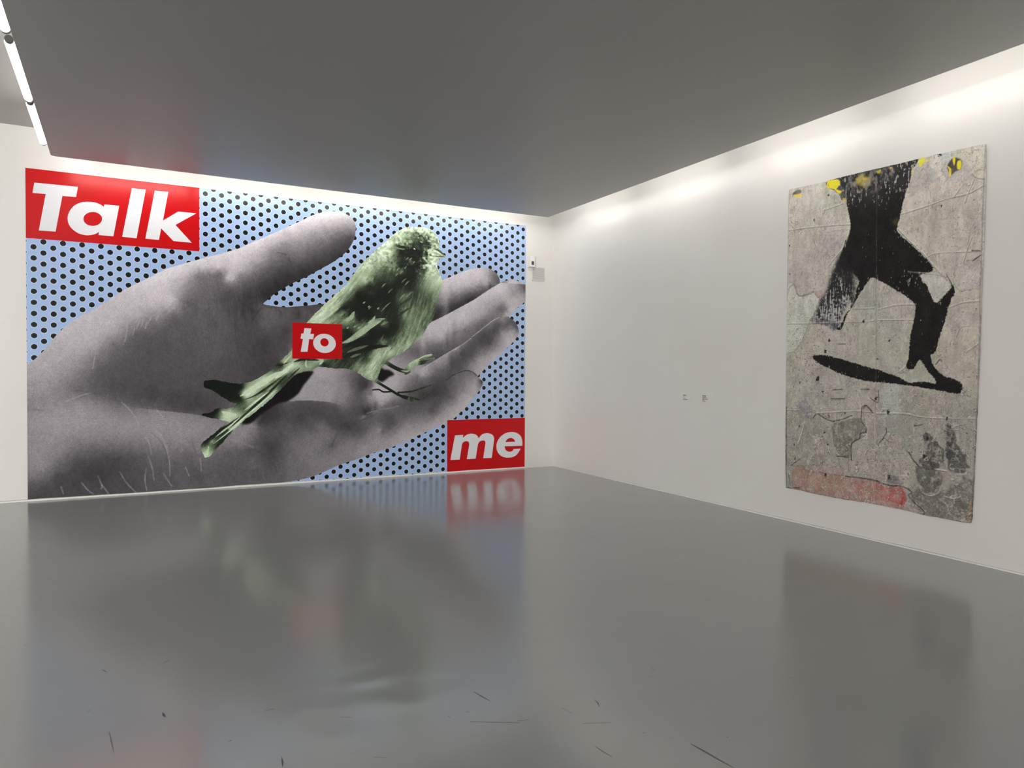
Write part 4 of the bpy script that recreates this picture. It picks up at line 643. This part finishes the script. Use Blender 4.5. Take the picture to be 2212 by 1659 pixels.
def letter(ch, parent):
    cu = bpy.data.curves.new('letter', 'CURVE'); cu.dimensions = '2D'; cu.fill_mode = 'BOTH'; cu.extrude = 0.0006
    for cont in ART[ch]:
        s = cu.splines.new('POLY'); s.points.add(len(cont) - 1); s.use_cyclic_u = True
        for k, q in enumerate(cont): s.points[k].co = (q[0] / 1000, q[1] / 1000, 0, 1)
    tmp = bpy.data.objects.new('letter', cu); COL.objects.link(tmp)
    dg = bpy.context.evaluated_depsgraph_get()
    me = bpy.data.meshes.new_from_object(tmp.evaluated_get(dg))
    bpy.data.objects.remove(tmp); bpy.data.curves.remove(cu)
    n = len(me.vertices); co = np.empty(n * 3); me.vertices.foreach_get('co', co); co = co.reshape(-1, 3)
    w = np.column_stack([co[:, 0], D - 0.0066 - co[:, 2], co[:, 1]]) - world_off(parent)
    me.vertices.foreach_set('co', w.ravel()); me.update()
    me.name = 'letter'; me.materials.clear()
    return link('letter', me, m_white, parent)

for word, (x0, x1, z0, z1) in (('Talk', (MX0 - 0.001, 0.767, 3.147, MZ1 + 0.002)), ('to', (1.955, 2.655, 1.754, 2.255)), ('me', (4.299, MX1 + 0.0005, MZ0, 0.828))):
    pn = boxes('word_panel', [(x0, x1, D - 0.006, D - 0.0034, z0, z1)], m_red, mural)
    pn['label'] = 'red panel with the white word ' + word
    for ch in word: letter(ch, pn)

# ------------------------------------------------------------------ the painting on torn paper
m_paper, nt, b = new_mat('torn_painted_paper', 0.55, (0.5, 0.5, 0.5), 0.35)
vc = nt.nodes.new('ShaderNodeVertexColor'); vc.layer_name = 'print'
P = geo_pos(nt)
gr = noise(nt, P, 160, 4, 0.6)
mm = nt.nodes.new('ShaderNodeMix'); mm.data_type = 'RGBA'; mm.blend_type = 'MULTIPLY'; mm.inputs[0].default_value = 0.16
rp = nt.nodes.new('ShaderNodeValToRGB'); rp.color_ramp.elements[0].position = 0.3; rp.color_ramp.elements[0].color = (0.45, 0.43, 0.42, 1); rp.color_ramp.elements[1].position = 0.62
nt.links.new(gr, rp.inputs[0]); nt.links.new(vc.outputs[0], mm.inputs[6]); nt.links.new(rp.outputs[0], mm.inputs[7])
nt.links.new(mm.outputs[2], b.inputs['Base Color'])
add_bump(nt, b, noise(nt, P, 90, 5, 0.6), 0.3, 0.004)

def paint_sheet():
    cell = 4.0
    g = Grid(10, 2050, 300, 3580, cell)
    out = np.array([q[:2] for q in ART['sheet']], float)
    dense = []
    for a, c in zip(out, np.roll(out, -1, 0)):
        n = max(int(np.hypot(*(c - a)) / 15), 1)
        for k in range(n): dense.append(a + (c - a) * k / n)
    dense = np.array(dense)
    dense += (np.column_stack([vnoise(dense[:, 0] / 40, dense[:, 1] / 40, 1), vnoise(dense[:, 0] / 40, dense[:, 1] / 40, 2)]) - 0.5) * 4
    f = g.poly(dense, 3 * cell)
    X, Y = g.X, g.Y
    n_big = fbm(X / 330, Y / 330, 21, 4); n_mid = fbm(X / 70, Y / 90, 22, 4); n_fine = vnoise(X / 7, Y / 7, 23)
    n_vert = fbm(X / 30, Y / 260, 24, 3)
    vv = np.clip((Y - 340) / 3200, 0, 1)[..., None]
    base = np.array([150, 146, 137]) * (1 - vv) + np.array([194, 188, 178]) * vv  # lighting painted in: paper tone grows lighter towards the top
    tint = np.stack([n_big, fbm(X / 260, Y / 260, 25, 3), fbm(X / 300, Y / 300, 26, 3)], -1) - 0.5
    G = base + tint * np.array([15, 13, 13]) + (n_big - 0.5)[..., None] * 22 + ((n_mid - 0.5) * 34 + (n_vert - 0.5) * 26)[..., None]
    relief = (n_mid - 0.5) * 3.0 + (n_fine - 0.5) * 0.7
    def lay(G, a, rgb): return G * (1 - a[..., None]) + np.array(rgb, float) * a[..., None]
    wob = lambda pl, s: catmull(pl, 3) 
    # the lower third is scrubbed down to older, greyer layers
    lowm = smooth01((1330 - Y + (fbm(X / 150, Y / 60, 27, 4) - 0.5) * 500) / 60)
    G = lay(G, lowm * 0.5, (146, 142, 134)); relief -= lowm * 1.5
    scrub = fbm(X / 34, Y / 34, 28, 5, 0.65)
    for n, (pl, rgb, a, bl) in enumerate(ART['patches_top']):
        P2 = catmull(pl, 3)
        d = g.poly(P2, max(60, 2.5 * bl)) + (fbm(X / 45, Y / 45, 300 + n, 4) - 0.5) * (18 + 1.6 * bl)
        m = smooth01(d / (0.7 * bl + 3) + 0.5)
        tex = np.array(rgb)[None, None] + ((n_mid - 0.5) * 46 + (n_fine - 0.5) * 18)[..., None]
        dark = sum(rgb) < 390
        al = m * a * (smooth01((scrub - 0.20) / 0.34) if dark else np.clip(0.6 + 0.8 * scrub, 0, 1.1))
        G = G * (1 - al[..., None]) + tex * al[..., None]
        if bl < 16:
            relief += m * 1.4
            rim = smooth01(1 - np.abs(d) / 6) * (0.3 + 0.7 * vnoise(X / 30, Y / 30, 310 + n))
            G = lay(G, rim * 0.6, (84, 79, 74))
    # splatter and pen marks
    sp = fbm(X / 11, Y / 8, 71, 2)
    dens = 0.87 - 0.12 * np.exp(-(((X - 350) / 380) ** 2 + ((Y - 1800) / 420) ** 2)) - 0.03 * smooth01((1900 - Y) / 900)
    G = lay(G, smooth01((sp - dens) / 0.03) * 0.85, (38, 36, 38))
    # crinkles and torn edges of the pasted layers: thin dark lines with a light lip
    for sd, sx_, sy_, al in ((401, 210, 170, 0.55), (402, 120, 150, 0.42), (403, 60, 75, 0.30)):
        nn = fbm(X / sx_, Y / sy_, sd, 5, 0.55) - 0.5
        gate = smooth01((fbm(X / 90, Y / 90, sd + 9, 3) - 0.42) / 0.08) * (0.55 + 0.45 * smooth01((1900 - Y) / 700))
        G = lay(G, smooth01(1 - np.abs(nn - 0.020) / 0.020) * gate * al, (216, 211, 202))
        G = lay(G, smooth01(1 - np.abs(nn) / 0.015) * gate * al, (74, 71, 67))
        relief += (nn > 0) * 1.0
    sp3 = fbm(X / 10, Y / 60, 73, 3); ar = smooth01((fbm(X / 120, Y / 120, 74, 3) - 0.5) / 0.12)
    G = lay(G, smooth01((sp3 - 0.66) / 0.08) * 0.38 * ar, (112, 110, 110))
    sp4 = fbm(X / 24, Y / 24, 75, 4); ar2 = smooth01((fbm(X / 160, Y / 130, 76, 3) - 0.52) / 0.12)
    G = lay(G, smooth01((sp4 - 0.55) / 0.14) * 0.22 * ar2, (128, 128, 134))
    G = lay(G, smooth01((fbm(X / 30, Y / 30, 77, 4) - 0.60) / 0.12) * 0.30, (206, 200, 190))
    # the black figure, its edge ragged, the paint scraped
    fig = g.poly(catmull(ART['figure'], 3), 60) + (fbm(X / 12, Y / 12, 81, 4) - 0.5) * 20
    scr = fbm(X / 10, Y / 46, 82, 3); scr2 = fbm(X / 18, Y / 18, 83, 2)
    topz = smooth01((Y - 3080) / 300); legz = np.exp(-(((X - 690) / 130) ** 2 + ((Y - 2330) / 260) ** 2)); edge = smooth01(1 - fig / 55)
    thr = 0.755 - 0.15 * topz - 0.30 * legz - 0.09 * edge - 0.12 * np.exp(-(((X - 1370) / 120) ** 2 + ((Y - 2480) / 110) ** 2))
    ink = smooth01(fig / 7 + 0.5)
    worn = smooth01((scr * 0.65 + scr2 * 0.35 - thr) / 0.05)
    black = np.array([17, 16, 16]) + ((n_mid - 0.45) * 26)[..., None] + (topz * 22 * (n_big > 0.2))[..., None]
    a = (ink * (1 - 0.75 * worn))[..., None]
    G = G * (1 - a) + black * a
    # the far leg: dry black paint dragged downwards over grey
    legm = soft_poly(g, catmull(ART['patches_top'][1][0], 3), 26)
    drag = fbm(X / 7, Y / 80, 84, 3) * 0.5 + fbm(X / 16, Y / 16, 85, 4) * 0.5
    up = smooth01((Y - 1950) / 700)
    G = lay(G, legm * smooth01((drag - 0.56 + 0.24 * up) / 0.07) * 0.93, (30, 29, 30))
    relief -= ink * 0.5
    for pl, rgb, al, bl in ART['patches_over']:
        m = soft_poly(g, catmull(pl, 2), bl)
        G = lay(G, np.clip(m * al * (0.55 + 0.9 * n_mid), 0, 1), rgb)
    pv = ART['patches_top'][31]
    m = soft_poly(g, catmull(pv[0], 3), 30)
    G = lay(G, np.clip(m * 0.75 * smooth01((fbm(X / 26, Y / 40, 91, 3) - 0.34) / 0.3), 0, 1), (138, 134, 128))
    for k in (9,):
        pass
    for pl, w, v, s in ART['sheet_strokes']:
        m = stroke(g, [(x + 7 * (random.random() - .5), y + 7 * (random.random() - .5)) for x, y in pl], w * 0.8)
        m = np.clip(m * s * ((0.1 + 1.5 * fbm(X / 26, Y / 26, 95, 3)) if v < 60 else (0.35 + 1.1 * fbm(X / 40, Y / 40, 95, 2))), 0, 1)
        G = lay(G, m, np.array([v, v * 0.975, v * 0.94]))
        relief += m * (2.0 if v > 150 else -1.2)
    for x, y, r in ART['sheet_blots']:
        d = np.hypot((X - x) * 1.1, (Y - y) * 0.8) + (fbm(X / 9, Y / 9, 97, 2) - 0.5) * r * 1.4
        G = lay(G, smooth01((r * 0.75 - d) / 4) * 0.9, (34, 33, 38))
    G += ((n_fine - 0.5) * 16 + rng.normal(0, 5, g.shape))[..., None]
    G = np.clip(G, 8, 245)
    V, quads, polys, src = region(g, f)
    rgb = np.clip(lin(G[src]) * 1.35, 0, 0.9)
    # depth: the sheet stands a little off the wall and bellies out towards its foot
    u, v = V[:, 0] / 1000, V[:, 1] / 1000
    low = np.clip(1 - (v - 0.36) / 1.4, 0, 1) ** 2
    belly = (0.012 + 0.022 * np.sin((u - 0.10) * math.pi / 0.92) ** 2) * low * np.clip((u - 0.03) / 0.2, 0, 1) * np.clip((1.99 - u) / 0.1, 0.25, 1)
    rel = relief[src] / 1000
    off = 0.020 + belly + rel
    co = np.column_stack([R - off, 5.40 - u, v])
    # rim: the paper and its board are 12 mm thick
    allf = [q for q in polys]
    E = np.vstack([np.column_stack([quads[:, k], quads[:, (k + 1) % 4]]) for k in range(4)] + [np.array([(p[k], p[(k + 1) % len(p)]) for p in polys for k in range(len(p))])])
    key = np.sort(E, 1); key = key[:, 0] * (len(co) + 1) + key[:, 1]
    uq, idx, cnt = np.unique(key, return_index=True, return_counts=True)
    B = E[idx[cnt == 1]]
    bv = np.unique(B); mp = {int(k): len(co) + i for i, k in enumerate(bv)}
    back = co[bv].copy(); back[:, 0] += 0.012
    rim = np.array([(b2, a2, mp[int(a2)], mp[int(b2)]) for a2, b2 in B])
    co = np.vstack([co, back]); rgb = np.vstack([rgb, rgb[bv] * 0.6])
    t = empty('painting', (R, 4.40, 0.34), 'large torn paper painting of a black leaping figure on the right wall', 'painting')
    o = big_mesh('painted_sheet', co, np.vstack([quads, rim]), polys, rgb, m_paper, t, True)
    boxes('backing_board', [(R - 0.016, R - 0.0005, 3.50, 5.30, 0.46, 3.42)], mat_card, t)
paint_sheet()

# ------------------------------------------------------------------ small things on the walls
# sensor box by the mural
sb = empty('wall_sensor', (5.777, D, 3.312), 'small white sensor box with a dark window beside the mural', 'sensor')
boxes('housing', [(5.727, 5.827, D - 0.055, D - 0.0002, 3.312, 3.482)], mat_plastic, sb, 0.008)
boxes('window', [(5.757, 5.803, D - 0.058, D - 0.05, 3.336, 3.396)], mat_dark, sb, 0.002)
boxes('base_lip', [(5.722, 5.832, D - 0.060, D - 0.0002, 3.304, 3.314)], mat_grille, sb, 0.002)

vg = empty('vent_grille', (5.915, D, 3.088), 'square white slatted vent grille below the sensor box', 'vent')
gx0, gx1, gz0, gz1 = 5.796, 6.035, 3.088, 3.310
boxes('frame', [(gx0, gx1, D - 0.012, D - 0.0002, gz0, gz0 + 0.008), (gx0, gx1, D - 0.012, D - 0.0002, gz1 - 0.008, gz1), (gx0, gx0 + 0.008, D - 0.012, D - 0.0002, gz0, gz1), (gx1 - 0.008, gx1, D - 0.012, D - 0.0002, gz0, gz1)], mat_grille, vg)
boxes('backing', [(gx0 + 0.006, gx1 - 0.006, D - 0.002, D - 0.0004, gz0 + 0.006, gz1 - 0.006)], mat_void, vg)
slat = None
for k in range(12):
    z = gz0 + 0.010 + k * 0.0171
    V = [(gx0 + 0.007, D - 0.011, z - z + 0.0), (gx1 - 0.007, D - 0.011, 0.0), (gx1 - 0.007, D - 0.003, 0.0125), (gx0 + 0.007, D - 0.003, 0.0125),
         (gx0 + 0.007, D - 0.009, -0.001), (gx1 - 0.007, D - 0.009, -0.001), (gx1 - 0.007, D - 0.001, 0.0115), (gx0 + 0.007, D - 0.001, 0.0115)]
    Fc = [(0, 1, 2, 3), (7, 6, 5, 4), (0, 4, 5, 1), (2, 6, 7, 3), (0, 3, 7, 4), (1, 5, 6, 2)]
    if slat is None:
        slat = mesh_obj('slat', [(a, b2, c2 + z) for a, b2, c2 in V], Fc, mat_grille, vg); z_first = z
    else:
        s2 = slat.copy(); COL.objects.link(s2); s2.parent = vg; s2.location.z = z - z_first

# two captions on the right wall
def caption(y0, y1, z0, z1, lines, label):
    e = empty('wall_label', (R, (y0 + y1) / 2, z0), label, 'label', 'caption cards beside the painting')
    boxes('card', [(R - 0.004, R - 0.0002, y0, y1, z0, z1)], mat_card, e)
    for k, (dz, segs, hgt) in enumerate(lines):
        boxes('text_line', [(R - 0.0046, R - 0.0038, y1 - b2, y1 - a2, z1 - dz - hgt, z1 - dz) for a2, b2 in segs], mat_ink, e)
caption(6.863, 7.043, 1.203, 1.318, [(0.012, [(0.020, 0.045), (0.049, 0.072)], 0.014), (0.038, [(0.020, 0.042)], 0.005), (0.055, [(0.020, 0.048), (0.051, 0.070)], 0.005), (0.068, [(0.020, 0.050), (0.053, 0.074), (0.078, 0.100)], 0.009)], 'left one of the two small white caption cards on the right wall')
caption(6.521, 6.690, 1.206, 1.320, [(0.010, [(0.016, 0.038), (0.041, 0.078)], 0.015), (0.034, [(0.016, 0.050), (0.053, 0.084)], 0.008), (0.052, [(0.016, 0.060), (0.063, 0.108)], 0.008), (0.062, [(0.016, 0.045)], 0.006), (0.076, [(0.016, 0.040), (0.043, 0.070)], 0.008)], 'right one of the two small white caption cards on the right wall')

# scuffs, specks and scratches lying on the floor coat
floor_o = bpy.data.objects['floor']
def scuff(pts, w, name='scuff_mark'):
    P2 = np.array(pts, float); n = len(P2)
    T = np.gradient(P2, axis=0); T /= np.linalg.norm(T, axis=1)[:, None]
    N = np.column_stack([-T[:, 1], T[:, 0]])
    ww = w * np.sin(np.linspace(0.25, math.pi - 0.25, n))[:, None]
    A2, B2 = P2 + N * ww, P2 - N * ww
    V = [(x, y, 0.0007) for x, y in A2] + [(x, y, 0.0007) for x, y in B2]
    V += [(x, y, 0.0) for x, y in A2] + [(x, y, 0.0) for x, y in B2]
    Fc = [(n + i, n + i + 1, i + 1, i) for i in range(n - 1)]
    Fc += [(i, i + 1, 2 * n + i + 1, 2 * n + i) for i in range(n - 1)] + [(3 * n + i, 3 * n + i + 1, n + i + 1, n + i) for i in range(n - 1)]
    mesh_obj(name, V, Fc, mat_scuff, floor_o)
for pts, w in [([[1.49,3.192],[1.503,3.129],[1.518,3.064]],0.004),([[0.838,3.235],[0.88,3.209]],0.003),([[0.534,3.012],[0.53,2.973],[0.524,2.933]],0.004),([[1.977,2.839],[1.971,2.806],[1.956,2.773]],0.003),([[1.347,2.923],[1.446,2.866],[1.545,2.808]],0.002),([[1.545,2.829],[1.592,2.814]],0.002),([[1.795,2.672],[1.919,2.619]],0.002),([[1.733,2.483],[1.738,2.428],[1.748,2.383]],0.0025),([[0.353,3.244],[0.366,3.247]],0.003),([[0.87,2.836],[0.919,2.807]],0.0025),([[1.791,2.844],[1.805,2.774]],0.002),([[1.28,3.022],[1.283,2.998]],0.003),([[1.37,3.021],[1.383,3.003]],0.002),([[1.99,2.481],[1.99,2.473]],0.006),([[0.113,3.658],[0.117,3.628],[0.122,3.603]],0.006),([[-0.195,3.831],[-0.186,3.837]],0.004),([[-0.156,4.336],[-0.144,4.309],[-0.13,4.282]],0.003),([[0.134,4.277],[0.162,4.301]],0.005),([[0.25,5.554],[0.331,5.521]],0.002),([[-0.101,3.562],[-0.09,3.465],[-0.079,3.364]],0.0015),([[0.537,3.459],[0.581,3.458]],0.003),([[0.354,3.244],[0.367,3.245]],0.003),([[-0.564,4.921],[-0.554,4.924]],0.003),([[-0.109,5.644],[-0.098,5.65]],0.004),([[2.109,2.312],[2.117,2.256],[2.125,2.174],[2.136,2.09]],0.005),([[2.294,2.284],[2.295,2.276]],0.007),([[2.462,3.005],[2.462,2.98]],0.004),([[1.988,2.483],[1.99,2.475]],0.003)]:
    scuff(pts, w)
